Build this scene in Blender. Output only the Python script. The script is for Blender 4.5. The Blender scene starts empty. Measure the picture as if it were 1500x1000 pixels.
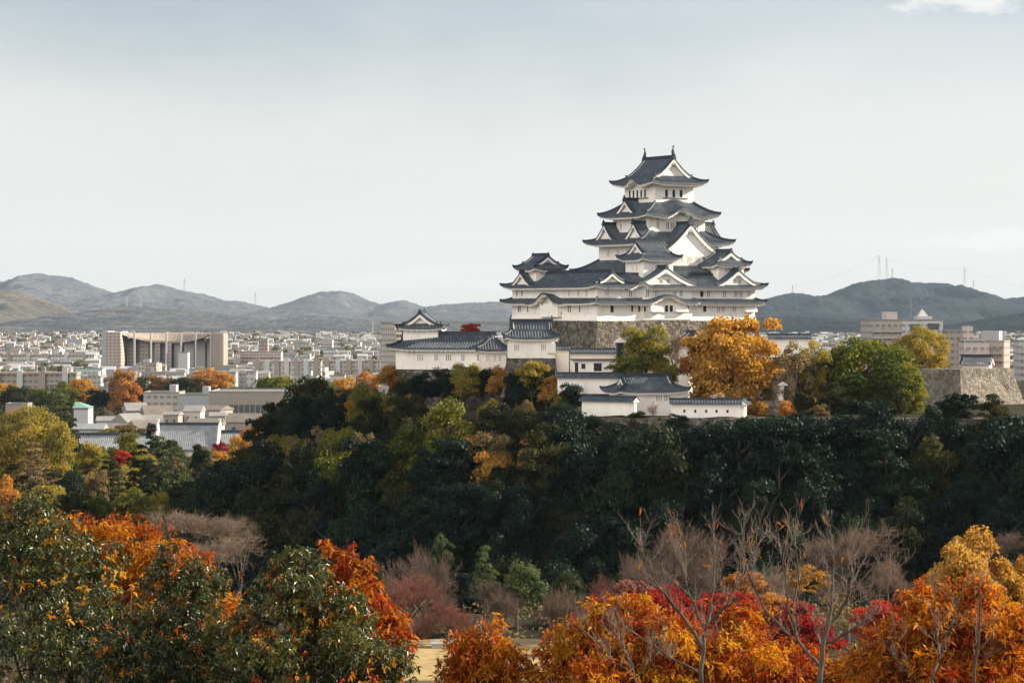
import bpy, math, random
import numpy as np
from mathutils import Vector, noise as mnoise

random.seed(7)
RNG = np.random.default_rng(7)
R = math.radians
sc = bpy.context.scene
COL = sc.collection

# ------------------------------------------------------------------ camera, world, sun, exposure
F = 3800.0            # focal length in photo pixels (1500 wide)
CAMZ = 62.0
HZ = 455.0            # photo row of the eye-level line
cam_d = bpy.data.cameras.new("camera")
cam = bpy.data.objects.new("camera", cam_d)
COL.objects.link(cam)
cam.location = (0, 0, CAMZ)
cam.rotation_euler = (R(90), 0, 0)
cam_d.sensor_width = 36.0
cam_d.lens = 36.0 * F / 1500.0
cam_d.shift_y = -(500 - HZ) / 1500.0
cam_d.clip_start = 0.5
cam_d.clip_end = 60000
sc.camera = cam

SUN_AZ, SUN_EL = 77.0, 26.0       # degrees to the right of the view, above the horizon
w = bpy.data.worlds.new("World")
sc.world = w
w.use_nodes = True
nt = w.node_tree
for n in list(nt.nodes):
    nt.nodes.remove(n)
out = nt.nodes.new("ShaderNodeOutputWorld")
bg = nt.nodes.new("ShaderNodeBackground")
sky = nt.nodes.new("ShaderNodeTexSky")
sky.sky_type = 'NISHITA'
sky.sun_disc = False
sky.sun_elevation = R(SUN_EL)
sky.sun_rotation = R(SUN_AZ)
sky.altitude = 0
sky.air_density = 1.0
sky.dust_density = 1.2
sky.ozone_density = 4.0
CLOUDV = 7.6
hs = nt.nodes.new("ShaderNodeHueSaturation")
hs.inputs['Saturation'].default_value = 0.66
tc = nt.nodes.new("ShaderNodeTexCoord")
L = nt.links
def cloud(direction, size, scale, lo, hi, amount, color, prev, edge=0.34):
    """a patch of cloud round one direction of the sky"""
    d = Vector(direction).normalized()
    sub = nt.nodes.new("ShaderNodeVectorMath"); sub.operation = 'SUBTRACT'
    sub.inputs[1].default_value = d
    L.new(tc.outputs['Generated'], sub.inputs[0])
    scl = nt.nodes.new("ShaderNodeVectorMath"); scl.operation = 'MULTIPLY'
    scl.inputs[1].default_value = (1 / size[0], 1 / size[0], 1 / size[1])
    L.new(sub.outputs[0], scl.inputs[0])
    ln = nt.nodes.new("ShaderNodeVectorMath"); ln.operation = 'LENGTH'
    L.new(scl.outputs[0], ln.inputs[0])
    mp = nt.nodes.new("ShaderNodeMapping"); mp.inputs['Scale'].default_value = scale
    L.new(tc.outputs['Generated'], mp.inputs['Vector'])
    nz = nt.nodes.new("ShaderNodeTexNoise")
    nz.inputs['Scale'].default_value = 1.0
    nz.inputs['Detail'].default_value = 8
    nz.inputs['Roughness'].default_value = 0.58
    L.new(mp.outputs[0], nz.inputs['Vector'])
    fall = nt.nodes.new("ShaderNodeMapRange")
    fall.inputs['From Min'].default_value = 0.3; fall.inputs['From Max'].default_value = 1.0
    fall.inputs['To Min'].default_value = 0.0; fall.inputs['To Max'].default_value = edge
    L.new(ln.outputs['Value'], fall.inputs['Value'])
    sb = nt.nodes.new("ShaderNodeMath"); sb.operation = 'SUBTRACT'
    L.new(nz.outputs['Fac'], sb.inputs[0]); L.new(fall.outputs[0], sb.inputs[1])
    mr = nt.nodes.new("ShaderNodeMapRange"); mr.interpolation_type = 'SMOOTHSTEP'
    mr.inputs['From Min'].default_value = lo; mr.inputs['From Max'].default_value = hi
    mr.inputs['To Min'].default_value = 0.0; mr.inputs['To Max'].default_value = amount
    L.new(sb.outputs[0], mr.inputs['Value'])
    mx = nt.nodes.new("ShaderNodeMixRGB")
    mx.inputs['Color2'].default_value = (*color, 1)
    L.new(mr.outputs[0], mx.inputs['Fac'])
    L.new(prev, mx.inputs['Color1'])
    return mx.outputs[0]
L.new(sky.outputs[0], hs.inputs['Color'])
CLOUD = (CLOUDV, CLOUDV, CLOUDV * 0.985)
c1 = cloud((0.185, 1, 0.125), (0.085, 0.020), (26, 26, 75), 0.36, 0.52, 0.9, CLOUD, hs.outputs[0])
c2 = cloud((0.18, 1, 0.028), (0.055, 0.012), (40, 40, 110), 0.42, 0.60, 0.5, CLOUD, c1)
c3 = cloud((0.33, 1, 0.30), (0.30, 0.10), (9, 9, 30), 0.38, 0.56, 0.8, CLOUD, c2)
c4 = cloud((-0.03, 1, 0.012), (0.16, 0.010), (22, 22, 130), 0.40, 0.62, 0.35, CLOUD, c3)
c6 = cloud((0.05, 1, 0.0), (3.0, 0.19), (3, 3, 8), -0.30, 0.50, 0.75, (CLOUDV * 1.0, CLOUDV * 0.985, CLOUDV * 0.94), c4, 1.0)
fill_cloud = cloud((-0.65, -1, 0.5), (1.25, 0.85), (3, 3, 5), 0.0, 0.40, 0.9, (CLOUDV * 3.8, CLOUDV * 3.6, CLOUDV * 3.3), c6, 1.0)  # added bright cloud bank, unseen behind the camera, to lighten the shaded walls
L.new(fill_cloud, bg.inputs['Color'])
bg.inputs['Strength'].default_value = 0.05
L.new(bg.outputs[0], out.inputs['Surface'])

sd = bpy.data.lights.new("sun", 'SUN')
sun = bpy.data.objects.new("sun", sd)
COL.objects.link(sun)
sd.energy = 5.0
sd.angle = R(0.5)
sd.color = (1.0, 0.885, 0.71)
sdir = Vector((math.sin(R(SUN_AZ)) * math.cos(R(SUN_EL)), math.cos(R(SUN_AZ)) * math.cos(R(SUN_EL)), math.sin(R(SUN_EL))))
sun.rotation_euler = sdir.to_track_quat('Z', 'Y').to_euler()
sun.location = (300, 200, 400)

vs = sc.view_settings
vs.view_transform = 'Standard'
vs.look = 'None'
vs.exposure = 1.32
vs.gamma = 1.0
vs.use_curve_mapping = False
sc.render.engine = 'CYCLES'
cy = sc.cycles
cy.max_bounces = 5
cy.diffuse_bounces = 3
cy.glossy_bounces = 2
cy.transmission_bounces = 3
cy.volume_bounces = 1
cy.transparent_max_bounces = 8
cy.use_denoising = True
cy.caustics_reflective = False
cy.caustics_refractive = False

def at(px, py, Y):
    return Vector(((px - 750) / F * Y, Y, CAMZ - (py - HZ) / F * Y))

def pxof(x, y):
    return 750 + x / y * F

# ------------------------------------------------------------------ materials
def newmat(name):
    m = bpy.data.materials.new(name)
    m.use_nodes = True
    t = m.node_tree
    b = t.nodes['Principled BSDF']
    return m, t, b

def node(t, typ, **kw):
    n = t.nodes.new(typ)
    for k, v in kw.items():
        if k in n.inputs:
            n.inputs[k].default_value = v
        else:
            setattr(n, k, v)
    return n

def ramp(t, fac, stops):
    r = t.nodes.new("ShaderNodeValToRGB")
    e = r.color_ramp.elements
    e[0].position, e[0].color = stops[0][0], (*stops[0][1], 1)
    e[1].position, e[1].color = stops[-1][0], (*stops[-1][1], 1)
    for p, c in stops[1:-1]:
        x = e.new(p)
        x.color = (*c, 1)
    t.links.new(fac, r.inputs[0])
    return r

def mat_noise(name, stops, scale=1.0, rough=0.7, spec=0.3, detail=6, coord='Object', bump=0.0, bscale=None, stretch=(1, 1, 1), bdist=0.3):
    m, t, b = newmat(name)
    c = t.nodes.new("ShaderNodeTexCoord")
    mpn = node(t, "ShaderNodeMapping")
    mpn.inputs['Scale'].default_value = stretch
    t.links.new(c.outputs[coord], mpn.inputs['Vector'])
    n = node(t, "ShaderNodeTexNoise", Scale=scale, Detail=detail, Roughness=0.6)
    t.links.new(mpn.outputs[0], n.inputs['Vector'])
    r = ramp(t, n.outputs['Fac'], stops)
    t.links.new(r.outputs[0], b.inputs['Base Color'])
    b.inputs['Roughness'].default_value = rough
    b.inputs['Specular IOR Level'].default_value = spec
    if bump:
        n2 = node(t, "ShaderNodeTexNoise", Scale=bscale or scale * 6, Detail=5)
        t.links.new(mpn.outputs[0], n2.inputs['Vector'])
        bp = node(t, "ShaderNodeBump", Strength=bump, Distance=bdist)
        t.links.new(n2.outputs['Fac'], bp.inputs['Height'])
        t.links.new(bp.outputs[0], b.inputs['Normal'])
    return m

M = {}
M['plaster'] = mat_noise('white_plaster', [(0.26, (0.66, 0.61, 0.55)), (0.42, (0.82, 0.755, 0.68)), (0.58, (0.87, 0.82, 0.75)), (0.8, (0.89, 0.85, 0.79))], scale=0.5, rough=0.8, spec=0.15, stretch=(1, 1, 0.35))
M['eave'] = mat_noise('eave_plaster', [(0.3, (0.80, 0.74, 0.66)), (0.7, (0.87, 0.83, 0.77))], scale=1.2, rough=0.85, spec=0.1)
M['tile'] = mat_noise('grey_roof_tile', [(0.3, (0.046, 0.058, 0.073)), (0.55, (0.078, 0.093, 0.108)), (0.8, (0.145, 0.155, 0.162))], scale=0.9, rough=0.5, spec=0.25)
M['ridge'] = mat_noise('dark_ridge_tile', [(0.3, (0.022, 0.030, 0.042)), (0.7, (0.05, 0.06, 0.074))], scale=1.5, rough=0.6, spec=0.25)
M['shingle'] = mat_noise('pale_tile', [(0.3, (0.18, 0.19, 0.20)), (0.7, (0.29, 0.295, 0.30))], scale=0.6, rough=0.5, spec=0.5)
M['dark'] = mat_noise('dark_opening', [(0.3, (0.012, 0.014, 0.018)), (0.7, (0.03, 0.033, 0.04))], scale=3, rough=0.6)
M['lattice'] = mat_noise('grey_lattice', [(0.3, (0.22, 0.21, 0.20)), (0.7, (0.34, 0.33, 0.31))], scale=3, rough=0.7)
M['wood'] = mat_noise('weathered_wood', [(0.3, (0.10, 0.075, 0.055)), (0.7, (0.18, 0.14, 0.10))], scale=2, rough=0.8)
M['bark'] = mat_noise('bark', [(0.3, (0.045, 0.035, 0.028)), (0.7, (0.11, 0.09, 0.07))], scale=3, rough=0.9, spec=0.1)
M['bark_pale'] = mat_noise('pale_bark', [(0.3, (0.10, 0.075, 0.058)), (0.7, (0.24, 0.185, 0.145))], scale=6, rough=0.8, spec=0.2)
M['metal'] = mat_noise('painted_metal', [(0.3, (0.28, 0.27, 0.27)), (0.7, (0.38, 0.36, 0.35))], scale=1, rough=0.5)

def stone_mat(name, scale, cols, bump=0.9):
    m, t, b = newmat(name)
    c = t.nodes.new("ShaderNodeTexCoord")
    v = node(t, "ShaderNodeTexVoronoi", Scale=scale)
    v2 = node(t, "ShaderNodeTexVoronoi", Scale=scale, feature='DISTANCE_TO_EDGE')
    n = node(t, "ShaderNodeTexNoise", Scale=scale * 0.25, Detail=6)
    for q in (v, v2, n):
        t.links.new(c.outputs['Object'], q.inputs['Vector'])
    sep = t.nodes.new("ShaderNodeSeparateColor")
    t.links.new(v.outputs['Color'], sep.inputs[0])
    ad = node(t, "ShaderNodeMath", operation='ADD')
    sc2 = node(t, "ShaderNodeMath", operation='MULTIPLY')
    sc2.inputs[1].default_value = 0.5
    t.links.new(sep.outputs[0], sc2.inputs[0])
    sc3 = node(t, "ShaderNodeMath", operation='MULTIPLY')
    sc3.inputs[1].default_value = 0.5
    t.links.new(n.outputs['Fac'], sc3.inputs[0])
    t.links.new(sc2.outputs[0], ad.inputs[0])
    t.links.new(sc3.outputs[0], ad.inputs[1])
    r = ramp(t, ad.outputs[0], cols)
    t.links.new(r.outputs[0], b.inputs['Base Color'])
    ed = node(t, "ShaderNodeMath", operation='MINIMUM')
    ed.inputs[1].default_value = 0.18
    t.links.new(v2.outputs['Distance'], ed.inputs[0])
    bp = node(t, "ShaderNodeBump", Strength=bump, Distance=0.7)
    t.links.new(ed.outputs[0], bp.inputs['Height'])
    t.links.new(bp.outputs[0], b.inputs['Normal'])
    b.inputs['Roughness'].default_value = 0.9
    b.inputs['Specular IOR Level'].default_value = 0.15
    return m
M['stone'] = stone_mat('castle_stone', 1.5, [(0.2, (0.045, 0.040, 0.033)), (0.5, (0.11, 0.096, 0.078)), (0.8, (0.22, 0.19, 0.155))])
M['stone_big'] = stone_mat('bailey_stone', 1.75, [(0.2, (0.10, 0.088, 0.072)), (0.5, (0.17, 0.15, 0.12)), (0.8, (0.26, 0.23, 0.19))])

def leaf_mat(name, cols, trans=0.35, rough=0.5, spec=0.3, tmul=1.5):
    if not name.startswith('glossy'):
        spec *= 0.3; rough = max(rough, 0.55)
    m, t, b = newmat(name)
    a = t.nodes.new("ShaderNodeAttribute")
    a.attribute_name = 'tint'
    oi = t.nodes.new("ShaderNodeObjectInfo")
    ma = node(t, "ShaderNodeMath", operation='MULTIPLY_ADD')
    ma.inputs[1].default_value = 0.35
    ad = node(t, "ShaderNodeMath", operation='MULTIPLY')
    ad.inputs[1].default_value = 0.72
    t.links.new(a.outputs['Fac'], ad.inputs[0])
    t.links.new(oi.outputs['Random'], ma.inputs[0])
    t.links.new(ad.outputs[0], ma.inputs[2])
    k = len(cols)
    r = ramp(t, ma.outputs[0], [((i + 0.25) / (k - 0.4), c) for i, c in enumerate(cols)])
    t.links.new(r.outputs[0], b.inputs['Base Color'])
    b.inputs['Roughness'].default_value = rough
    b.inputs['Specular IOR Level'].default_value = spec
    tr = t.nodes.new("ShaderNodeBsdfTranslucent")
    hsv = node(t, "ShaderNodeHueSaturation")
    hsv.inputs['Value'].default_value = tmul
    hsv.inputs['Saturation'].default_value = 1.1
    t.links.new(r.outputs[0], hsv.inputs['Color'])
    t.links.new(hsv.outputs[0], tr.inputs['Color'])
    mx = t.nodes.new("ShaderNodeMixShader")
    mx.inputs[0].default_value = trans
    t.links.new(b.outputs[0], mx.inputs[1])
    t.links.new(tr.outputs[0], mx.inputs[2])
    t.links.new(mx.outputs[0], t.nodes['Material Output'].inputs['Surface'])
    return m

LM = {
    'evergreen': leaf_mat('evergreen_leaves', [(0.004, 0.010, 0.009), (0.008, 0.018, 0.012), (0.018, 0.032, 0.014)], 0.22, 0.45, 0.4),
    'olive': leaf_mat('olive_leaves', [(0.009, 0.015, 0.008), (0.022, 0.028, 0.010), (0.055, 0.055, 0.015)], 0.35, 0.5),
    'green': leaf_mat('green_leaves', [(0.040, 0.060, 0.014), (0.095, 0.11, 0.020), (0.20, 0.18, 0.03)], 0.35, 0.5),
    'domed': leaf_mat('domed_tree_leaves', [(0.035, 0.055, 0.014), (0.10, 0.115, 0.020), (0.24, 0.20, 0.03)], 0.4, 0.5),
    'yellowgreen': leaf_mat('yellow_green_leaves', [(0.10, 0.105, 0.026), (0.22, 0.185, 0.040), (0.35, 0.25, 0.05)], 0.4, 0.5),
    'tan': leaf_mat('tan_gold_leaves', [(0.20, 0.095, 0.022), (0.34, 0.18, 0.04), (0.47, 0.29, 0.075)], 0.38, 0.5),
    'golden': leaf_mat('golden_leaves', [(0.21, 0.10, 0.026), (0.37, 0.19, 0.040), (0.51, 0.31, 0.07)], 0.4, 0.5),
    'orange': leaf_mat('orange_leaves', [(0.24, 0.09, 0.026), (0.36, 0.15, 0.040), (0.45, 0.235, 0.065)], 0.4, 0.5),
    'russet': leaf_mat('russet_leaves', [(0.16, 0.06, 0.025), (0.25, 0.11, 0.035), (0.33, 0.17, 0.05)], 0.35, 0.6),
    'brown': leaf_mat('brown_leaves', [(0.09, 0.065, 0.035), (0.16, 0.115, 0.05), (0.23, 0.17, 0.075)], 0.3, 0.6),
    'red': leaf_mat('red_leaves', [(0.22, 0.02, 0.02), (0.36, 0.045, 0.03), (0.45, 0.11, 0.05)], 0.4, 0.5),
    'crimson': leaf_mat('crimson_leaves', [(0.14, 0.012, 0.016), (0.23, 0.025, 0.022), (0.32, 0.055, 0.03)], 0.4, 0.5),
    'pine': leaf_mat('pine_needles', [(0.022, 0.040, 0.018), (0.05, 0.07, 0.025), (0.09, 0.11, 0.04)], 0.2, 0.55),
    'purple': leaf_mat('bare_twigs', [(0.10, 0.070, 0.058), (0.175, 0.125, 0.10), (0.27, 0.195, 0.15)], 0.15, 0.8, 0.1),
    'redtwig': leaf_mat('reddish_twigs', [(0.12, 0.050, 0.042), (0.20, 0.085, 0.066), (0.28, 0.15, 0.11)], 0.2, 0.8, 0.1),
    'greytwig': leaf_mat('grey_twigs', [(0.14, 0.10, 0.075), (0.21, 0.16, 0.12), (0.30, 0.23, 0.17)], 0.15, 0.8, 0.1),
    'fg_green': leaf_mat('glossy_green_leaves', [(0.008, 0.017, 0.006), (0.018, 0.032, 0.008), (0.045, 0.056, 0.012), (0.17, 0.138, 0.02)], 0.30, 0.40, 0.6, 1.6),
    'fg_gold': leaf_mat('glowing_golden_leaves', [(0.24, 0.060, 0.010), (0.40, 0.125, 0.012), (0.50, 0.20, 0.016), (0.55, 0.31, 0.03)], 0.42, 0.36, 0.5, 1.25),
    'fg_orange': leaf_mat('glowing_orange_leaves', [(0.17, 0.030, 0.010), (0.30, 0.065, 0.012), (0.40, 0.115, 0.015), (0.50, 0.22, 0.025)], 0.42, 0.36, 0.5, 1.25),
    'fg_red': leaf_mat('glowing_red_leaves', [(0.16, 0.018, 0.012), (0.26, 0.035, 0.015), (0.36, 0.08, 0.02)], 0.42, 0.36, 0.5, 1.25),
}

# ------------------------------------------------------------------ mesh helpers
class MB:
    def __init__(s):
        s.v, s.f, s.m = [], [], []
    def add(s, vs, fs, mat=0):
        o = len(s.v)
        s.v.extend(tuple(p) for p in vs)
        for f in fs:
            s.f.append(tuple(i + o for i in f))
            s.m.append(mat)
    def box(s, x0, x1, y0, y1, z0, z1, mat=0):
        s.add([(x0, y0, z0), (x1, y0, z0), (x1, y1, z0), (x0, y1, z0), (x0, y0, z1), (x1, y0, z1), (x1, y1, z1), (x0, y1, z1)],
              [(0, 3, 2, 1), (4, 5, 6, 7), (0, 1, 5, 4), (1, 2, 6, 5), (2, 3, 7, 6), (3, 0, 4, 7)], mat)
    def frustum(s, b, t, mat=0):
        # b, t : lists of 4 points
        s.add(list(b) + list(t), [(0, 3, 2, 1), (4, 5, 6, 7), (0, 1, 5, 4), (1, 2, 6, 5), (2, 3, 7, 6), (3, 0, 4, 7)], mat)
    def grid(s, P, mat=0, flip=False):
        nu, nv = len(P), len(P[0])
        vs = [p for row in P for p in row]
        fs = []
        for i in range(nu - 1):
            for j in range(nv - 1):
                a, b, c, d = i * nv + j, (i + 1) * nv + j, (i + 1) * nv + j + 1, i * nv + j + 1
                fs.append((a, d, c, b) if flip else (a, b, c, d))
        s.add(vs, fs, mat)
    def tube(s, pts, rad, n=6, mat=0, squash=1.0):
        pts = [Vector(p) for p in pts]
        rings = []
        for i, p in enumerate(pts):
            d = (pts[min(i + 1, len(pts) - 1)] - pts[max(i - 1, 0)])
            if d.length < 1e-6:
                d = Vector((0, 0, 1))
            d.normalize()
            up = Vector((0, 0, 1)) if abs(d.z) < 0.95 else Vector((1, 0, 0))
            a = d.cross(up).normalized()
            b = a.cross(d).normalized()
            r = rad[i] if hasattr(rad, '__len__') else rad
            rings.append([p + a * (math.cos(2 * math.pi * k / n) * r) + b * (math.sin(2 * math.pi * k / n) * r * squash) for k in range(n)])
        vs = [q for rg in rings for q in rg]
        fs = []
        for i in range(len(rings) - 1):
            for k in range(n):
                fs.append((i * n + k, i * n + (k + 1) % n, (i + 1) * n + (k + 1) % n, (i + 1) * n + k))
        fs.append(tuple(range(n - 1, -1, -1)))
        fs.append(tuple(len(vs) - n + k for k in range(n)))
        s.add(vs, fs, mat)
    def xf(s, o, fn, start=0):
        for i in range(start, len(s.v)):
            s.v[i] = fn(s.v[i])
    def mesh(s, name, mats, smooth=False):
        me = bpy.data.meshes.new(name)
        me.from_pydata(s.v, [], s.f)
        for m in mats:
            me.materials.append(M[m] if isinstance(m, str) else m)
        if len(mats) > 1:
            me.polygons.foreach_set('material_index', s.m)
        if smooth:
            me.polygons.foreach_set('use_smooth', [True] * len(s.f))
        me.update()
        return me
    def build(s, name, mats, parent=None, smooth=False):
        return link(name, s.mesh(name, mats if isinstance(mats, (list, tuple)) else [mats], smooth), parent)

def link(name, data, parent=None, loc=None, rz=0.0):
    o = bpy.data.objects.new(name, data)
    COL.objects.link(o)
    if parent is not None:
        o.parent = parent
    if loc is not None:
        o.location = loc
    o.rotation_euler = (0, 0, rz)
    return o

LABELS = []   # (object, base label) : ordinals are added at the end where a base label repeats
def tag(o, label, cat, group=None, kind=None):
    o['category'] = cat
    o['label'] = label
    if group:
        o['group'] = group
    if kind:
        o['kind'] = kind
    LABELS.append((o, label))
    return o

def thing(name, loc, rz, label, cat, group=None):
    return tag(link(name, None, None, loc, rz), label, cat, group)

def structure(o, kind='structure'):
    o['kind'] = kind
    return o

def np_mesh(name, verts, faces_n, tint=None, mat=None):
    """verts (N,3); every face has faces_n consecutive vertices"""
    me = bpy.data.meshes.new(name)
    n = len(verts)
    k = n // faces_n
    me.vertices.add(n)
    me.vertices.foreach_set('co', np.ascontiguousarray(verts, dtype=np.float32).ravel())
    me.loops.add(n)
    me.loops.foreach_set('vertex_index', np.arange(n, dtype=np.int32))
    me.polygons.add(k)
    me.polygons.foreach_set('loop_start', np.arange(0, n, faces_n, dtype=np.int32))
    me.update(calc_edges=True)
    if tint is not None:
        a = me.attributes.new('tint', 'FLOAT', 'FACE')
        a.data.foreach_set('value', np.ascontiguousarray(tint, dtype=np.float32))
    if mat is not None:
        me.materials.append(mat)
    me.validate()
    return me

# ------------------------------------------------------------------ terrain
def ss(a, b, x):
    t = np.clip((x - a) / (b - a), 0, 1)
    return t * t * (3 - 2 * t)

PLATEAU = [(-24, 470), (9, 430), (40, 427), (75, 427), (94, 416), (110, 396), (128, 372), (158, 352), (260, 345), (260, 640), (-10, 640), (-26, 540)]
UPPER = [(-21.5, 471), (-1, 468), (2, 456), (10, 457), (22, 466), (22, 600), (-14, 600), (-20, 540)]

def poly_dist(poly, x, y):
    """signed distance, > 0 outside"""
    x = np.asarray(x, float); y = np.asarray(y, float)
    d = np.full(x.shape, 1e9)
    inside = np.zeros(x.shape, bool)
    n = len(poly)
    for i in range(n):
        ax, ay = poly[i]; bx, by = poly[(i + 1) % n]
        ex, ey = bx - ax, by - ay
        t = np.clip(((x - ax) * ex + (y - ay) * ey) / (ex * ex + ey * ey), 0, 1)
        d = np.minimum(d, np.hypot(x - ax - t * ex, y - ay - t * ey))
        c = ((ay > y) != (by > y)) & (x < (bx - ax) * (y - ay) / ((by - ay) if by != ay else 1e-9) + ax)
        inside ^= c
    return np.where(inside, -d, d)

def height(x, y):
    x = np.asarray(x, float); y = np.asarray(y, float)
    r = np.hypot(x, y)
    h = 12 - 2 * ss(900, 3000, y)
    h = h + 34 * (1 - ss(18, 250, r))
    # park terrace on the shoulder of the near hill
    ter = ss(185, 215, y) * (1 - ss(292, 325, y)) * ss(-62, -44, x) * (1 - ss(110, 150, x))
    h = h * (1 - ter) + np.maximum(h, 28.0) * ter
    d = poly_dist(PLATEAU, x, y)
    t = np.clip(d / 46, 0, 1)
    prof = 1 - (0.55 * t + 0.45 * (t * t * (3 - 2 * t)))
    h = np.where(d < 46, np.maximum(h, 12 + 32.5 * prof), h)
    u = poly_dist(UPPER, x, y)
    h = np.maximum(h, np.where(u < 1.2, 44.5 + 7.3 * (1 - np.clip(u / 1.2, 0, 1)), 0))
    return h

def hgt(x, y):
    return float(height(np.array([x]), np.array([y]))[0])

def make_ground():
    xs = np.unique(np.concatenate([np.linspace(-13500, -600, 32), np.linspace(-600, -140, 47), np.linspace(-140, 200, 171), np.linspace(200, 700, 30), np.linspace(700, 13500, 32)]))
    ys = np.unique(np.concatenate([np.linspace(-400, -50, 8), np.linspace(-50, 660, 285), np.linspace(660, 2000, 50), np.linspace(2000, 20200, 44)]))
    X, Y = np.meshgrid(xs, ys, indexing='ij')
    Z = height(X, Y)
    for i in range(X.shape[0]):
        for j in range(X.shape[1]):
            if Y[i, j] < 700 and abs(X[i, j]) < 260:
                Z[i, j] += 0.35 * mnoise.noise(Vector((X[i, j] * 0.13, Y[i, j] * 0.13, 3)))
    P = [[(X[i, j], Y[i, j], Z[i, j]) for j in range(len(ys))] for i in range(len(xs))]
    m = MB()
    m.grid(P)
    g = mat_noise('ground_soil', [(0.3, (0.014, 0.015, 0.010)), (0.5, (0.028, 0.026, 0.016)), (0.62, (0.05, 0.044, 0.028)), (0.8, (0.085, 0.078, 0.058))], scale=0.06, rough=0.95, spec=0.05, detail=9)
    structure(m.build('ground', [g], None, True))
make_ground()

# ------------------------------------------------------------------ distant hills
def mountain(name, pts, Yr, front, back, seed, cols, base=8.0, amp=0.16, nx=620, ny=110):
    pxs = [p[0] for p in pts]; pys = [p[1] for p in pts]
    us = np.linspace(pxs[0], pxs[-1], nx)
    H = CAMZ - (np.interp(us, pxs, pys) - HZ) / F * Yr
    k = np.array([1, 2, 3, 2, 1]) / 9.0
    Hs = np.convolve(np.pad(H, 2, mode='edge'), k, 'valid')
    P = []
    sp = Yr / 900.0
    for i, u in enumerate(us):
        x = (u - 750) / F * Yr
        row = []
        for j in range(ny):
            t = j / (ny - 1) * 2 - 1
            y = Yr + (t * front if t < 0 else t * back)
            a = abs(t)
            sh = (1 - a) ** 1.15 * (1 + 0.25 * a)
            n1 = mnoise.fractal(Vector((x * 0.0045 / sp * 5, y * 0.0028 / sp * 5, seed)), 0.9, 2.0, 5)
            xo, yo = x, y
            x, y = x * 9000 / Yr, y * 9000 / Yr
            n2 = mnoise.noise(Vector((x * 0.035, y * 0.02, seed + 9)))
            n3 = mnoise.noise(Vector((x * 0.09, y * 0.05, seed + 19)))
            n4 = abs(mnoise.fractal(Vector((x * 0.0026 + 0.5 * n1, y * 0.0007, seed + 29)), 0.8, 2.1, 4))
            x, y = xo, yo
            env = min(1.0, a * 3.5) * (1 - a) ** 0.4
            z = base + (Hs[i] - base) * (sh + (amp * n1 + 0.34 * (0.22 - n4)) * env) + (n2 * 4.0 + n3 * 3.5) * Yr / 9000 * (1 - a) ** 0.3
            row.append((x, y, max(z, base - 4 if a > 0.98 else base - 2)))
        P.append(row)
    m = MB()
    m.grid(P)
    mt = mat_noise(name + '_forest', cols, scale=0.007, rough=1.0, spec=0.0, detail=14, bump=1.0, bscale=0.05, bdist=6.0)
    tr = mt.node_tree
    nn_ = [q for q in tr.nodes if q.bl_idname == 'ShaderNodeTexNoise']
    nn_[0].inputs['Roughness'].default_value = 0.74
    structure(m.build(name, [mt], None, True))

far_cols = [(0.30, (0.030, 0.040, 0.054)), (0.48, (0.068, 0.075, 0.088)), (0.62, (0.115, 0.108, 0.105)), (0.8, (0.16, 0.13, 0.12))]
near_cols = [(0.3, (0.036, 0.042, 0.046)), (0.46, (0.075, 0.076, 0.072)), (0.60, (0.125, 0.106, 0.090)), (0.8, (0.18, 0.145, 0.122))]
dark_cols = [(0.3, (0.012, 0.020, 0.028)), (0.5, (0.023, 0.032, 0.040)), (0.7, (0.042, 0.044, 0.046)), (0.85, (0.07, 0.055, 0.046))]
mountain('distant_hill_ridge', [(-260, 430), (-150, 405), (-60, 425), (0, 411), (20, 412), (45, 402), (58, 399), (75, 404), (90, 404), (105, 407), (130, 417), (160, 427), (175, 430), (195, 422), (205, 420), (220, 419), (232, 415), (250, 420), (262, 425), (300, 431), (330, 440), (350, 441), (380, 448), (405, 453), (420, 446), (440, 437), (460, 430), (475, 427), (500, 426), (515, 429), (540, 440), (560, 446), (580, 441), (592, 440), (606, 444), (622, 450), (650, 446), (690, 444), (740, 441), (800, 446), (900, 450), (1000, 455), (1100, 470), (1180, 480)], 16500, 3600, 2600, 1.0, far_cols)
mountain('wooded_hill', [(-300, 470), (-120, 430), (-40, 420), (0, 424), (30, 428), (55, 436), (85, 446), (110, 458), (140, 470), (170, 482), (200, 490), (240, 496)], 8200, 2600, 1200, 5.0, near_cols, nx=420)
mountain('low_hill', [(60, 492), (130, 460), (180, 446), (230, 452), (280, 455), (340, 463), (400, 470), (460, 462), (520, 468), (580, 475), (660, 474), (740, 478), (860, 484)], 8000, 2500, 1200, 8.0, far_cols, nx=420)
mountain('wooded_knoll', [(410, 503), (430, 498), (450, 495), (475, 494), (500, 497), (520, 503)], 5300, 170, 150, 12.0, dark_cols, nx=60, ny=24)
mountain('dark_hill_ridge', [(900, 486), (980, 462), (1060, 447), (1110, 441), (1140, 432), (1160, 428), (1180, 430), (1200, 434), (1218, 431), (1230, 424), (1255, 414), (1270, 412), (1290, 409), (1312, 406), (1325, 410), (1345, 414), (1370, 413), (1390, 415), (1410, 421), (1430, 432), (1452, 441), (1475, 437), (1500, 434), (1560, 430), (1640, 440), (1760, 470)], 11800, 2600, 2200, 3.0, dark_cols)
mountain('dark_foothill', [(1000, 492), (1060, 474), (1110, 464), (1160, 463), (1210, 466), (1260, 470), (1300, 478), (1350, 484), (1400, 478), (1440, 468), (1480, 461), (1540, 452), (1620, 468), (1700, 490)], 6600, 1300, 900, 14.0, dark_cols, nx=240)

# ------------------------------------------------------------------ castle roofs
PITCH = 0.50

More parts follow.
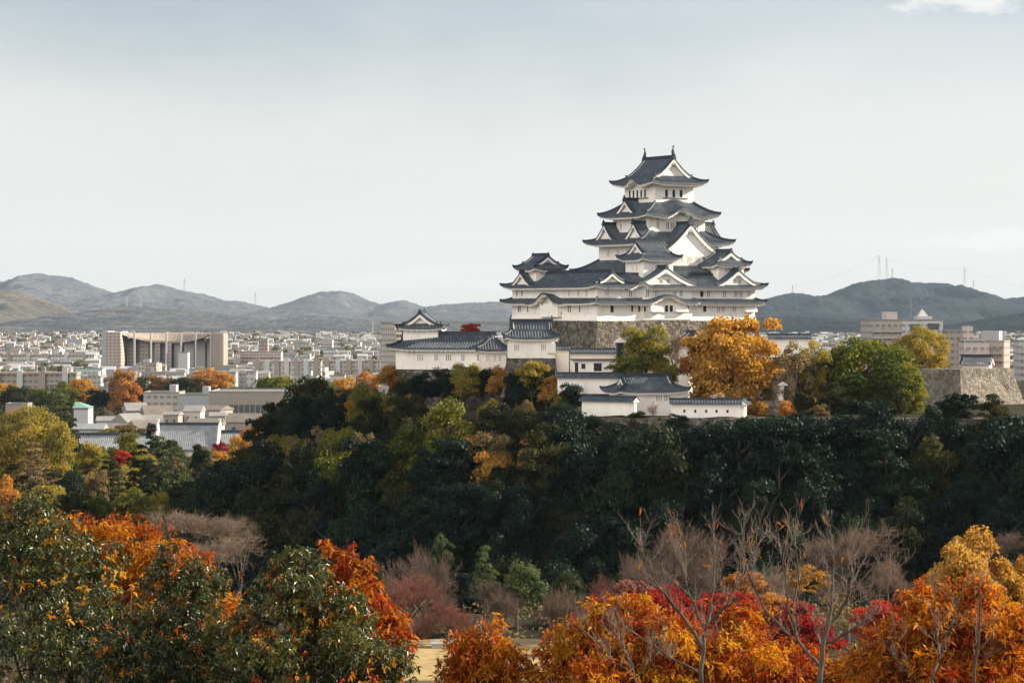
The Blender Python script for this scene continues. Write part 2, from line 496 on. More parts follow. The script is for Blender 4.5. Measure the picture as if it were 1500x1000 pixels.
class Roof:
    """tiles, white eave and dark ridges of one roof, all in the building's own coordinates"""
    def __init__(s):
        s.T, s.E, s.K = MB(), MB(), []
    def side(s, p0, p1, D, zo, zi, i0, i1, lift=0.5, bumps=(), l0=1, l1=1, wall_in=None, curve=0.3, pitch=PITCH):
        """one roof slope over the eave line p0-p1 (building on the LEFT of p0->p1), depth D inwards"""
        p0, p1 = Vector(p0), Vector(p1)
        d = p1 - p0
        Lw = d.length
        d = d / Lw
        nin = Vector((-d.y, d.x))
        n = max(8, int(Lw / (pitch / 4)))
        rows = 7
        cL = min(5.0, Lw * 0.33)
        def lf(u):
            return lift * (l0 * max(0, (cL - u) / cL) ** 2 + l1 * max(0, (cL - (Lw - u)) / cL) ** 2)
        def bp(u, v):
            z = 0
            for uc, hw, hb in bumps:
                q = abs(u - uc) / hw
                if q < 1:
                    z += hb * 0.5 * (1 + math.cos(math.pi * q)) * (1 - 0.55 * v)
                elif q < 1.6:
                    z -= hb * 0.10 * math.sin((q - 1) / 0.6 * math.pi) * (1 - v)
            return z
        def zz(u, v):
            return zo + (zi - zo) * (v * (1 - curve) + curve * v * v) + lf(u) * (1 - v) ** 2 + bp(u, v)
        P = []
        for i in range(n + 1):
            u = Lw * i / n
            vm = 1.0
            if i0 > 0: vm = min(vm, u / i0)
            if i1 > 0: vm = min(vm, (Lw - u) / i1)
            rib = 0.14 * max(0.0, math.cos(2 * math.pi * u / pitch)) ** 0.8
            row = []
            q = p0 + d * u
            row.append((q.x, q.y, zz(u, 0) - 0.26))
            for k in range(rows + 1):
                v = vm * k / rows
                q = p0 + d * u + nin * (D * v)
                row.append((q.x, q.y, zz(u, v) + rib))
            P.append(row)
        s.T.grid(P)
        # white eave board and soffit
        wi = wall_in if wall_in is not None else D * 0.8
        ne = max(6, int(Lw / 0.5))
        def pt(t, dep, z):
            a = dep * (i0 / D if i0 > 0 else 0); b = Lw - dep * (i1 / D if i1 > 0 else 0)
            u = a + (b - a) * t
            q = p0 + d * u + nin * dep
            return (q.x, q.y, z(u))
        E = []
        for i in range(ne + 1):
            t = i / ne
            E.append([pt(t, 0.16, lambda u: zz(u, 0) - 0.16), pt(t, 0.16, lambda u: zz(u, 0) - 0.30), pt(t, 0.34, lambda u: zz(u, 0) - 0.34), pt(t, 0.34, lambda u: zz(u, 0) - 0.58),
                      pt(t, wi * 0.98, lambda u: zz(u, 0) * 0.4 + (zo + bp(u, 0) * 0.9) * 0.6 - 0.5)])
        s.E.grid(E, flip=True)
        # rafter ends under the eave
        m = int(Lw / 0.9)
        for i in range(1, m):
            u = Lw * i / m
            dep0, dep1 = 0.42, wi * 0.9
            if (i0 > 0 and u < i0) or (i1 > 0 and Lw - u < i1):
                continue
            q0 = p0 + d * u + nin * dep0; q1 = p0 + d * u + nin * dep1
            z0 = zz(u, 0) - 0.60
            hw = 0.11
            a, b, c, e = q0 - d * hw, q0 + d * hw, q1 + d * hw, q1 - d * hw
            s.E.frustum([(a.x, a.y, z0 - 0.14), (b.x, b.y, z0 - 0.14), (c.x, c.y, z0 - 0.02), (e.x, e.y, z0 - 0.02)], [(a.x, a.y, z0 + 0.05), (b.x, b.y, z0 + 0.05), (c.x, c.y, z0 + 0.2), (e.x, e.y, z0 + 0.2)])
        for end, ins in ((0, i0), (1, i1)):
            if ins > 0 and end == 0:
                pts = []
                for k in range(9):
                    v = k / 8
                    u = ins * v
                    q = p0 + d * u + nin * (D * v)
                    pts.append((q.x, q.y, zz(u, v) + 0.16))
                e0 = Vector(pts[0]) - (Vector(pts[1]) - Vector(pts[0])) * 0.2 + Vector((0, 0, 0.20))
                k_ = MB()
                k_.tube([e0] + pts, [0.14] + [0.24] * 9, 6)
                s.K.append(k_)
    def skirt(s, x0, x1, y0, y1, zo, X0, X1, Y0, Y1, zi, lift=0.5, bumps=None, wall_in=None, sides='fblr', curve=0.3):
        """hipped skirt: eave rectangle x0..y1 at zo up to inner rectangle X0..Y1 at zi"""
        bumps = bumps or {}
        w = (lambda D: None) if wall_in is None else (lambda D: min(wall_in, D * 0.97))
        if 'f' in sides:
            s.side((x0, y0), (x1, y0), Y0 - y0, zo, zi, X0 - x0, x1 - X1, lift, bumps.get('f', ()), wall_in=w(Y0 - y0), curve=curve)
        if 'r' in sides:
            s.side((x1, y0), (x1, y1), x1 - X1, zo, zi, Y0 - y0, y1 - Y1, lift, bumps.get('r', ()), wall_in=w(x1 - X1), curve=curve)
        if 'b' in sides:
            s.side((x1, y1), (x0, y1), y1 - Y1, zo, zi, x1 - X1, X0 - x0, lift, bumps.get('b', ()), wall_in=w(y1 - Y1), curve=curve)
        if 'l' in sides:
            s.side((x0, y1), (x0, y0), X0 - x0, zo, zi, y1 - Y1, Y0 - y0, lift, bumps.get('l', ()), wall_in=w(X0 - x0), curve=curve)
    def build(s, B, tile='tile', label=None):
        o = s.T.build('roof', [tile], B)
        if s.E.v:
            s.E.build('eave', ['eave'], o)
        for k_ in s.K:
            k_.build('hip_ridge', ['ridge'], o)
        return o

def ornament(m, x, y, z, h, dx=0.0, dy=1.0):
    """upright ridge-end tile: a shield with a rising tip"""
    w = h * 0.42
    t = h * 0.16
    px, py = -dy, dx
    prof = [(-w, 0), (w, 0), (w * 0.8, h * 0.45), (w * 0.28, h * 0.62), (w * 0.12, h), (-w * 0.12, h), (-w * 0.28, h * 0.62), (-w * 0.8, h * 0.45)]
    n = len(prof)
    vs = [(x + px * a + dx * t, y + py * a + dy * t, z + b) for a, b in prof] + [(x + px * a - dx * t, y + py * a - dy * t, z + b) for a, b in prof]
    fs = [tuple(range(n)), tuple(range(2 * n - 1, n - 1, -1))] + [(i, i + n, (i + 1) % n + n, (i + 1) % n) for i in range(n)]
    m.add(vs, fs)

def gable(B, ox, oy, phi, zf, w, h, L, both=False, wall_in=0.55, tile='tile', orn=0.9, deco=True, barge=0.5, vents=False, wall_drop=0.15):
    """gabled roof: front edge centred at (ox, oy), front normal = -y turned by phi, running L inwards"""
    c, sn = math.cos(phi), math.sin(phi)
    def xf(p):
        return (ox + p[0] * c - p[1] * sn, oy + p[0] * sn + p[1] * c, p[2])
    def f(s):
        return (1 - s) * (1 - 0.42 * s) + 0.05 * max(0, (s - 0.75) / 0.25) ** 2
    T, W, K = MB(), MB(), MB()
    n = max(6, int(L / (PITCH / 4)))
    rows = 9
    for sg in (-1, 1):
        P = []
        for i in range(n + 1):
            y = L * i / n
            rib = 0.13 * max(0.0, math.cos(2 * math.pi * y / PITCH)) ** 0.8
            row = [(sg * w * k / rows, y, zf + h * f(k / rows) + rib) for k in range(rows + 1)]
            row.append((sg * w, y, zf + h * f(1) - 0.24))
            P.append(row)
        T.grid(P, flip=sg < 0)
        # plastered underside
        W.grid([[(sg * w * 0.985 * k / 6, y, zf + h * f(k / 6) - 0.30) for k in range(7)] for y in (0.05, L - 0.05)], flip=sg > 0)
        ends = [(0.0, 1)] + ([(L, -1)] if both else [])
        for y0, dr in ends:
            A, Bq, Cq = [], [], []
            for k in range(rows + 1):
                s_ = k / rows
                x = sg * w * s_
                z = zf + h * f(s_)
                bw = barge * (0.8 + 0.5 * (1 - s_))
                A.append([(x, y0, z + 0.08), (x, y0, z - 0.20)])
                Bq.append([(x, y0 + dr * 0.04, z - 0.20), (x, y0 + dr * 0.04, z - 0.20 - bw), (x, y0 + dr * 0.28, z - 0.20 - bw)])
            T.grid(A)
            W.grid(Bq)
            kp = [(sg * w * k / rows, y0 + dr * 0.34, zf + h * f(k / rows) + 0.14) for k in range(rows + 1)]
            kp.append((sg * (w + 0.25), y0 + dr * 0.34, zf + h * f(1) + 0.36))
            K.tube(kp, [0.21] * (rows + 1) + [0.12], 6)
            W.tube([(p[0], p[1] + dr * 0.23, p[2] - 0.02) for p in kp[:-1]], 0.06, 5)

    ends = [(0.0, 1)] + ([(L, -1)] if both else [])
    for y0, dr in ends:
        yy = y0 + dr * wall_in
        P = []
        for k in range(-10, 11):
            s_ = abs(k) / 10 * 0.97
            x = w * 0.97 * k / 10
            zt = zf + h * f(s_) - 0.32
            P.append([(x, yy, min(zf - wall_drop, zt)), (x, yy, zt)])
        W.grid(P)
        if deco:
            # carved pendant under the peak and its side scrolls
            g = min(1.0, h * 0.22)
            zt = zf + h - 0.2 - barge * 1.2
            D_ = MB()
            for sgn, xx, zz_, r in ((0, 0, zt - g * 0.35, g * 0.34), (-1, -g * 0.45, zt - g * 0.55, g * 0.24), (1, g * 0.45, zt - g * 0.55, g * 0.24)):
                vs = [(xx + r * math.cos(a * math.pi / 4), y0 - dr * 0.03, zz_ + r * math.sin(a * math.pi / 4)) for a in range(8)]
                vs += [(p[0], y0 + dr * 0.12, p[2]) for p in vs]
                W.add(vs, [tuple(range(8)), tuple(range(15, 7, -1))] + [(i, (i + 1) % 8, (i + 1) % 8 + 8, i + 8) for i in range(8)], 1)
        if vents:
            for sx in (-0.55, 0.55):
                for q in (-0.26, 0, 0.26):
                    W.box(sx * vents + q - 0.08, sx * vents + q + 0.08, yy - dr * 0.03, yy + dr * 0.05, zf + 0.35, zf + 1.15, 1)
    # ridge
    K.box(-0.22, 0.22, -0.05, L + (0.05 if both else 0), zf + h - 0.1, zf + h + 0.42)
    K.box(-0.30, 0.30, -0.07, L + (0.06 if both else 0), zf + h + 0.42, zf + h + 0.52)
    for y0, dr in ends:
        ornament(K, 0, y0 + dr * 0.02, zf + h - 0.25, orn + 0.35, 0, 1)
    for q in (T, W, K):
        q.xf(None, xf)
    o = W.build('gable', ['plaster', 'lattice'], B)
    T.build('gable_roof', [tile], o)
    K.build('ridge', ['ridge'], o)
    return o

def irimoya(B, hx, hy, zo, ix, iy, zm, zr, axis='y', lift=0.5, cx=0, cy=0, bumps=None, wall_in=None, tile='tile', orn=0.9, deco=True, ext=0.35):
    rf = Roof()
    rf.skirt(cx - hx, cx + hx, cy - hy, cy + hy, zo, cx - ix, cx + ix, cy - iy, cy + iy, zm, lift, bumps, wall_in)
    rf.build(B, tile)
    if axis == 'y':
        gable(B, cx, cy - iy - ext, 0, zm - 0.12, ix + 0.3, zr - zm + 0.12, 2 * iy + 2 * ext, True, tile=tile, orn=orn, deco=deco)
    else:
        gable(B, cx - ix - ext, cy, -math.pi / 2, zm - 0.12, iy + 0.3, zr - zm + 0.12, 2 * ix + 2 * ext, True, tile=tile, orn=orn, deco=deco)

def wallbox(B, x0, x1, y0, y1, z0, z1, mat='plaster', name='wall'):
    m = MB()
    m.box(x0, x1, y0, y1, z0, z1)
    return m.build(name, [mat], B)

WIN = {}
def win_mesh(style, w, h):
    key = (style, round(w, 2), round(h, 2))
    if key in WIN:
        return WIN[key]
    m = MB()
    # centred in x, bottom at z = 0, front towards -y
    if style == 'open':
        m.box(-w / 2, w / 2, -0.012, 0.3, 0, h, 1)
        m.box(-w / 2 - 0.09, -w / 2, -0.06, 0.2, -0.05, h + 0.05, 0)
        m.box(w / 2, w / 2 + 0.09, -0.06, 0.2, -0.05, h + 0.05, 0)
        m.box(-w / 2 - 0.12, w / 2 + 0.12, -0.10, 0.2, -0.15, -0.05, 0)
    elif style == 'slit':
        m.box(-w / 2, w / 2, -0.012, 0.3, 0, h, 1)
        m.box(-w / 2 - 0.08, w / 2 + 0.08, -0.05, 0.2, h, h + 0.08, 0)
    else:
        m.box(-w / 2, w / 2, -0.012, 0.3, 0, h, 2)
        nb = max(2, int(round(w / 0.34)))
        for i in range(nb + 1):
            x = -w / 2 + w * i / nb
            m.box(x - 0.075, x + 0.075, -0.055, 0.1, 0, h, 0)
        m.box(-w / 2 - 0.1, w / 2 + 0.1, -0.075, 0.1, h, h + 0.1, 0)
        m.box(-w / 2 - 0.1, w / 2 + 0.1, -0.075, 0.1, -0.1, 0, 0)
    me = m.mesh('window', ['plaster', 'dark', 'lattice'])
    WIN[key] = me
    return me

def window(B, x, y, z, face, style, w, h):
    rz = {'f': 0, 'l': -math.pi / 2, 'r': math.pi / 2}[face]
    return link('window', win_mesh(style, w, h), B, (x, y, z), rz)

CAS = Vector((15.95, 485.0, 0))
CR = R(32)
def castle_pt(lx, ly, z=0):
    return Vector((CAS.x + lx * math.cos(CR) - ly * math.sin(CR), CAS.y + lx * math.sin(CR) + ly * math.cos(CR), z))

# --- stone base under the whole keep group
def stone_base(name, pts_top, z0, z1, batter, mat, label, origin, rz=0, curve=1.6, rows=7, jitter=0.22):
    m = MB()
    n = len(pts_top)
    cx = sum(p[0] for p in pts_top) / n; cyy = sum(p[1] for p in pts_top) / n
    rings = []
    # subdivide every edge so that the courses can be uneven
    top = []
    for i in range(n):
        a, b = Vector(pts_top[i]), Vector(pts_top[(i + 1) % n])
        e = (b - a)
        k = max(1, int(e.length / 1.3))
        nrm = Vector((e.y, -e.x)).normalized()
        pe = Vector(pts_top[i]) - Vector(pts_top[i - 1])
        pn = Vector((pe.y, -pe.x)).normalized()
        mit = (nrm + pn)
        mit = mit / max(0.3, mit.dot(nrm))
        for q in range(k):
            top.append((a + e * q / k, mit if q == 0 else nrm))
    rnd = random.Random(len(label))
    for r_ in range(rows + 1):
        t = r_ / rows
        z = z1 + (z0 - z1) * t
        off = batter * t ** curve
        rings.append([(p.x + nn.x * (off + rnd.uniform(-jitter, jitter) * (0 < t)), p.y + nn.y * (off + rnd.uniform(-jitter, jitter) * (0 < t)), z + rnd.uniform(-0.06, 0.06)) for p, nn in top])
    k = len(top)
    vs = [p for rg in rings for p in rg]
    fs = []
    for r_ in range(rows):
        for i in range(k):
            fs.append((r_ * k + i, (r_ + 1) * k + i, (r_ + 1) * k + (i + 1) % k, r_ * k + (i + 1) % k))
    fs.append(tuple(range(k)))
    m.add(vs, fs)
    o = m.build(name, [mat])
    o.location = origin
    o.rotation_euler = (0, 0, rz)
    return o
o = stone_base('stone_base', [(-0.3, -0.3), (37.3, -0.3), (37.3, 30.3), (-0.3, 30.3)], 45.0, 60.1, 5.5, 'stone', 'keep base', castle_pt(0, 0), CR)
tag(o, 'high sloping grey stone base carrying the whole white keep group', 'stone base')

# --- main keep
KC = castle_pt(26, 16.9, 60.1)
B = thing('castle_keep', KC, CR, 'tallest white tower of the castle, five stacked dark tiled roofs with fish ornaments on top', 'keep')
Z = lambda z: z - 60.1
wallbox(B, -10.3, 10.3, -10.8, 10.8, 0, Z(69.6))
wallbox(B, -8.9, 8.9, -8.0, 8.0, Z(69.3), Z(75.2))
wallbox(B, -6.75, 6.75, -6.2, 6.2, Z(74.6), Z(80.6))
wallbox(B, -4.6, 4.6, -5.25, 5.25, Z(80.0), Z(86.9))
r2 = Roof(); r2.skirt(-12.3, 12.3, -13.2, 13.2, Z(69.5), -8.8, 8.8, -7.9, 7.9, Z(72.0), 0.5, wall_in=2.0); r2.build(B)
r3 = Roof(); r3.skirt(-11.4, 11.4, -9.9, 9.9, Z(75.2), -6.7, 6.7, -6.15, 6.15, Z(77.4), 0.5, wall_in=2.3); r3.build(B)
r4 = Roof(); r4.skirt(-8.95, 8.95, -8.4, 8.4, Z(80.55), -4.55, 4.55, -5.2, 5.2, Z(83.2), 0.5, {'f': [(8.95, 3.6, 1.35)], 'b': [(8.95, 3.6, 1.35)]}, wall_in=2.1); r4.build(B)
r5 = Roof(); r5.skirt(-6.75, 6.75, -7.3, 7.3, Z(86.95), -3.9, 3.9, -4.75, 4.75, Z(88.4), 0.55, {'l': [(7.3, 2.4, 1.05)], 'r': [(7.3, 2.4, 1.05)]}, wall_in=2.0); r5.build(B)
gable(B, 0, -5.2, 0, Z(88.25), 4.4, 3.75, 10.4, True, orn=0.7, barge=0.55)
# gables on the flanks
for dy in (5.2, -5.0):
    gable(B, -9.7, dy, -math.pi / 2, Z(75.5), 3.9, 3.5, 4.2, orn=0.8)
    gable(B, 9.7, dy, math.pi / 2, Z(75.5), 3.9, 3.5, 4.2, orn=0.8)
gable(B, -7.9, 0.6, -math.pi / 2, Z(80.8), 3.9, 2.9, 4.4, orn=0.8)
gable(B, 7.9, 0.6, math.pi / 2, Z(80.8), 3.9, 2.9, 4.4, orn=0.8)
# the great front gable
gable(B, 0, -10.9, 0, Z(73.0), 7.4, 5.9, 6.0, orn=1.4, barge=0.7, wall_drop=0.4)
wallbox(B, -6.2, 6.2, -10.3, -6.1, Z(69.6), Z(73.3))
# fish ornaments
def fish(m, x, y, z, h, sg):
    pts, rad = [], []
    for k in range(8):
        t = k / 7
        pts.append((x, y + sg * (0.34 * math.sin(t * 2.6) * h * 0.55 - 0.1 * h), z + h * (0.04 + 0.80 * t)))
        rad.append(h * (0.17 * (1 - t) ** 0.7 + 0.035))
    m.tube(pts, rad, 7)
    tx, ty, tz = pts[-1]
    for a in (-0.5, 0.0, 0.55):
        m.frustum([(tx - 0.06, ty - 0.06, tz - 0.05), (tx + 0.06, ty - 0.06, tz - 0.05), (tx + 0.06, ty + 0.06, tz - 0.05), (tx - 0.06, ty + 0.06, tz - 0.05)],
                  [(tx - 0.03, ty + a * h * 0.32 - 0.05, tz + h * 0.2), (tx + 0.03, ty + a * h * 0.32 - 0.05, tz + h * 0.2), (tx + 0.03, ty + a * h * 0.32 + 0.05, tz + h * 0.2), (tx - 0.03, ty + a * h * 0.32 + 0.05, tz + h * 0.2)])
    for k in (2, 3, 4):
        p = pts[k]
        m.frustum([(p[0] - 0.05, p[1] - 0.1, p[2]), (p[0] + 0.05, p[1] - 0.1, p[2]), (p[0] + 0.05, p[1] + 0.1, p[2] + 0.05), (p[0] - 0.05, p[1] + 0.1, p[2] + 0.05)],
                  [(p[0] - 0.02, p[1] - sg * h * 0.28, p[2] + 0.22), (p[0] + 0.02, p[1] - sg * h * 0.28, p[2] + 0.22), (p[0] + 0.02, p[1] - sg * h * 0.28 + 0.06, p[2] + 0.26), (p[0] - 0.02, p[1] - sg * h * 0.28 + 0.06, p[2] + 0.26)])
for yy, sg in ((-4.9, 1), (4.9, -1)):
    m = MB(); fish(m, 0, yy, Z(92.2), 2.1, sg); m.build('fish_ornament', ['ridge'], B, True)
# windows of the keep
for i in range(5):
    window(B, -4.6, 3.4 - i * 1.32, Z(84.25), 'l', 'open', 0.62, 1.45)
for i in range(3):
    window(B, -1.9 + i * 1.75, -5.25, Z(84.2), 'f', 'open', 0.68, 1.45)
m = MB(); m.box(-4.78, -4.6, -3.0, 4.6, Z(84.0), Z(84.16)); m.build('sill', ['ridge'], B)
m = MB(); m.box(-2.7, 3.2, -5.42, -5.25, Z(83.95), Z(84.11)); m.build('sill', ['ridge'], B)
for x in (-4.6, -2.3, -1.2, 3.4, 4.7):
    window(B, x, -6.2, Z(78.0), 'f', 'bars', 0.8, 1.2)
for x in (-4.6, -3.2, 3.4, 4.7):
    window(B, x, -6.2, Z(79.55), 'f', 'bars', 0.8, 0.42)
for y in (3.4, -1.9, -4.2):
    window(B, -6.75, y, Z(77.9), 'l', 'bars', 0.8, 1.2)
for x in (-0.5, 0.6):
    window(B, x, -6.28, Z(80.75), 'f', 'bars', 0.7, 0.62)
for y in (4.6, 1.2, -2.5):
    window(B, -8.9, y, Z(72.7), 'l', 'bars', 0.9, 1.25)
for x in (-3.4, -2.0, 0.1, 2.1, 3.6, 5.0):
    window(B, x, -10.3, Z(71.3), 'f', 'bars', 0.95, 1.1)

# --- three small keeps and the two long corridor buildings round the court
def small_keep(lx, ly, z0, hx, hy, ex, ey, zo, ix, iy, zm, zr, axis, label, wins, storey2=None):
    B = thing('small_keep', castle_pt(lx, ly, z0), CR, label, 'small keep', 'small keeps round the main tower')
    q = lambda z: z - z0
    wallbox(B, -hx, hx, -hy, hy, 0, q(zo + 0.2))
    irimoya(B, ex, ey, q(zo), ix, iy, q(zm), q(zr), axis, 0.5, wall_in=1.0, orn=0.55)
    for (x, y, z, f, st, w_, h_) in wins:
        window(B, x, y, q(z), f, st, w_, h_)
    return B
small_keep(3.6, 25.3, 62.0, 2.75, 2.7, 3.95, 3.85, 70.15, 2.15, 2.4, 71.3, 72.75, 'y', 'small white corner turret with dark gabled roof, far end of the northern corridor',
           [(1.0, -2.7, 69.0, 'f', 'bars', 0.6, 0.75), (-1.4, -2.7, 69.0, 'f', 'bars', 0.6, 0.75)])
small_keep(15.0, 4.5, 62.0, 3.45, 3.0, 4.75, 4.3, 71.9, 3.0, 2.6, 73.0, 75.1, 'x', 'small white keep with two arched windows standing before the main tower',
           [(-0.3, -3.0, 69.3, 'f', 'bars', 0.85, 1.25), (2.1, -3.0, 69.3, 'f', 'bars', 0.85, 1.25), (-3.45, 0.6, 69.6, 'l', 'bars', 0.6, 1.0), (-3.45, -0.8, 69.6, 'l', 'bars', 0.6, 1.0)])
small_keep(32.2, 4.1, 62.0, 3.05, 2.7, 4.3, 3.8, 70.85, 2.4, 2.4, 72.0, 73.5, 'y', 'small white keep with gabled roof at the sunlit end of the front range',
           [(-1.2, -2.7, 69.3, 'f', 'bars', 0.6, 0.9), (0.6, -2.7, 69.3, 'f', 'bars', 0.6, 0.9), (1.8, -2.7, 69.3, 'f', 'bars', 0.6, 0.9), (-3.05, 0, 69.3, 'l', 'bars', 0.6, 0.9)])

# northern corridor: faces -x, lx 0..6.5, ly 0..30
B = thing('corridor_building', castle_pt(0, 0, 60.1), CR, 'long white two storey corridor wing with arched eave, running back to the corner turret', 'castle wing', 'corridor wings of the keep')
m = MB()
m.frustum([(-0.25, -0.25, 0), (6.5, -0.25, 0), (6.5, 30.2, 0), (-0.25, 30.2, 0)], [(0, 0, 1.0), (6.5, 0, 1.0), (6.5, 30, 1.0), (0, 30, 1.0)])
m.box(0, 6.5, 0, 30, 1.0, 6.6)
m.build('wall', ['plaster'], B)
bd = Roof()
bd.side((-1.75, 31.7), (-1.75, -1.7), 1.75, 3.55, 4.25, 1.7, 1.7, 0.3, [(15.6, 4.3, 1.75)], wall_in=1.6)
bd.side((-1.75, -1.7), (6.6, -1.7), 1.75, 3.55, 4.25, 1.7, 0, 0.3, (), l1=0, wall_in=1.5)
bd.build(B)
m = MB(); m.box(-0.9, -0.2, 12.2, 18.6, 0.9, 3.2); m.box(-1.05, -0.2, 11.9, 18.9, 0.7, 0.9); m.build('bay', ['eave'], B)
m = MB()
for a in range(9):
    an = math.pi * a / 8
    m.box(-1.35, -0.9, 15.4 + 2.2 * math.cos(an) - 0.22, 15.4 + 2.2 * math.cos(an) + 0.22, 3.1 + 1.3 * math.sin(an), 3.3 + 1.3 * math.sin(an))
m.build('arch_trim', ['lattice'], B)
up = Roof()
up.skirt(-1.7, 8.2, -1.6, 31.7, 6.55, 1.0, 5.5, 1.0, 29.2, 7.5, 0.45, wall_in=1.6)
up.build(B)
gable(B, 3.25, -0.3, 0, 7.4, 2.7, 1.75, 29.4, True, orn=0.5, barge=0.4)
gable(B, -1.0, 25.6, -math.pi / 2, 6.75, 3.9, 2.6, 5.0, orn=0.4, barge=0.45)
for y in (28.3, 26.4):
    window(B, 0, y, 4.7, 'l', 'slit', 0.3, 1.2)
for y in (9.5, 6.4, 3.6):
    window(B, 0, y, 4.6, 'l', 'bars', 0.7, 1.3)
for y in (27.7, 27.1, 24.3, 21.6, 9.9, 9.2, 6.0):
    window(B, 0, y, 1.6, 'l', 'slit', 0.32, 1.25)
window(B, 2.2, 0, 4.7, 'f', 'bars', 0.9, 1.3)
window(B, 3.3, 0, 1.6, 'f', 'open', 0.75, 1.3)
for y in (21.3, 12.0, 3.0):
    m = MB()
    m.box(-0.5, 0.0, y - 0.12, y + 0.12, 1.6, 3.5)
    m.build('pilaster', ['eave'], B)

# front range: faces -y, lx 6.5..37, ly 0..7
B = thing('corridor_building', castle_pt(21.7, 0.12, 60.1), CR, 'long white front range below the main tower, two big gables and an arched eave', 'castle wing', 'corridor wings of the keep')
X = lambda lx: lx - 21.7
m = MB()
m.frustum([(X(6.5), -0.25, 0), (X(37.2), -0.25, 0), (X(37.2), 7, 0), (X(6.5), 7, 0)], [(X(6.5), 0, 1.0), (X(37), 0, 1.0), (X(37), 7, 1.0), (X(6.5), 7, 1.0)])
m.box(X(6.5), X(37), 0, 7, 1.0, 6.6)
m.box(X(10.2), X(21.6), -0.45, 0, 0.2, 6.5)
m.build('wall', ['plaster'], B)
bd = Roof()
bd.side((X(6.4), -1.75), (X(22.6), -2.1), 1.85, 3.6, 4.3, 0, 0, 0.15, [(X(15.4) - X(6.4), 4.4, 1.35)], l0=0, wall_in=1.4)
bd.side((X(22.6), -1.7), (X(38.7), -1.7), 1.7, 3.45, 4.15, 0, 1.7, 0.3, (), l0=0.5, wall_in=1.5)
bd.side((X(38.7), -1.7), (X(38.7), 8.5), 1.7, 3.45, 4.15, 1.7, 1.5, 0.3, wall_in=1.5)
bd.build(B)
up = Roof()
up.side((X(6.2), -1.75), (X(38.8), -1.75), 4.9, 6.45, 8.7, 0, 4.4, 0.5, [(X(9.2) - X(6.2), 2.2, 0.95)], l0=0, wall_in=1.6)
up.side((X(38.8), -1.75), (X(38.8), 8.6), 4.4, 6.45, 8.7, 4.9, 5.0, 0.5, wall_in=1.6)
up.side((X(38.8), 8.6), (X(6.2), 8.6), 5.0, 6.45, 8.7, 4.4, 0, 0.4, l1=0, wall_in=1.5)
up.build(B)
m = MB(); m.box(X(6.3), X(34.6), 3.0, 3.6, 8.5, 9.15); m.build('ridge', ['ridge'], B)
gable(B, X(15.0), -1.3, 0, 6.75, 7.1, 3.35, 5.2, orn=0.55, barge=0.55, vents=1.5)
gable(B, X(32.2), -1.2, 0, 6.75, 5.2, 3.0, 5.0, orn=0.55, barge=0.5, vents=1.0)
for lx, st, w_ in ((7.6, 'bars', 0.8), (17.5, 'bars', 0.8), (19.0, 'bars', 0.8), (24.2, 'open', 0.75), (25.8, 'bars', 0.8), (29.6, 'bars', 0.8), (32.4, 'bars', 0.8), (33.6, 'bars', 0.8), (35.5, 'bars', 0.8), (11.2, 'bars', 0.8), (13.2, 'bars', 0.8)):
    yy = -0.45 if 10.2 < lx < 21.6 else 0
    window(B, X(lx), yy, 4.55, 'f', st, w_, 1.1)
for lx, st in ((8.0, 'slit'), (9.6, 'slit'), (10.6, 'slit'), (15.6, 'open'), (16.7, 'open'), (13.0, 'slit'), (20.6, 'slit'), (24.9, 'open'), (28.2, 'bars'), (29.3, 'bars'), (32.0, 'bars')):
    yy = -0.45 if 10.2 < lx < 21.6 else 0
    window(B, X(lx), yy, 1.7, 'f', st, 0.75 if st != 'slit' else 0.4, 1.2)
for lx0, lx1 in ((11.6, 14.4), (17.4, 20.2), (34.2, 37.0)):
    m = MB(); yy = -0.45 if lx1 < 21.6 else 0
    m.frustum([(X(lx0), yy - 0.9, 1.7), (X(lx1), yy - 0.9, 1.7), (X(lx1), yy, 1.7), (X(lx0), yy, 1.7)], [(X(lx0), yy - 0.15, 3.3), (X(lx1), yy - 0.15, 3.3), (X(lx1), yy, 3.3), (X(lx0), yy, 3.3)])
    m.build('stone_drop_bay', ['eave'], B)

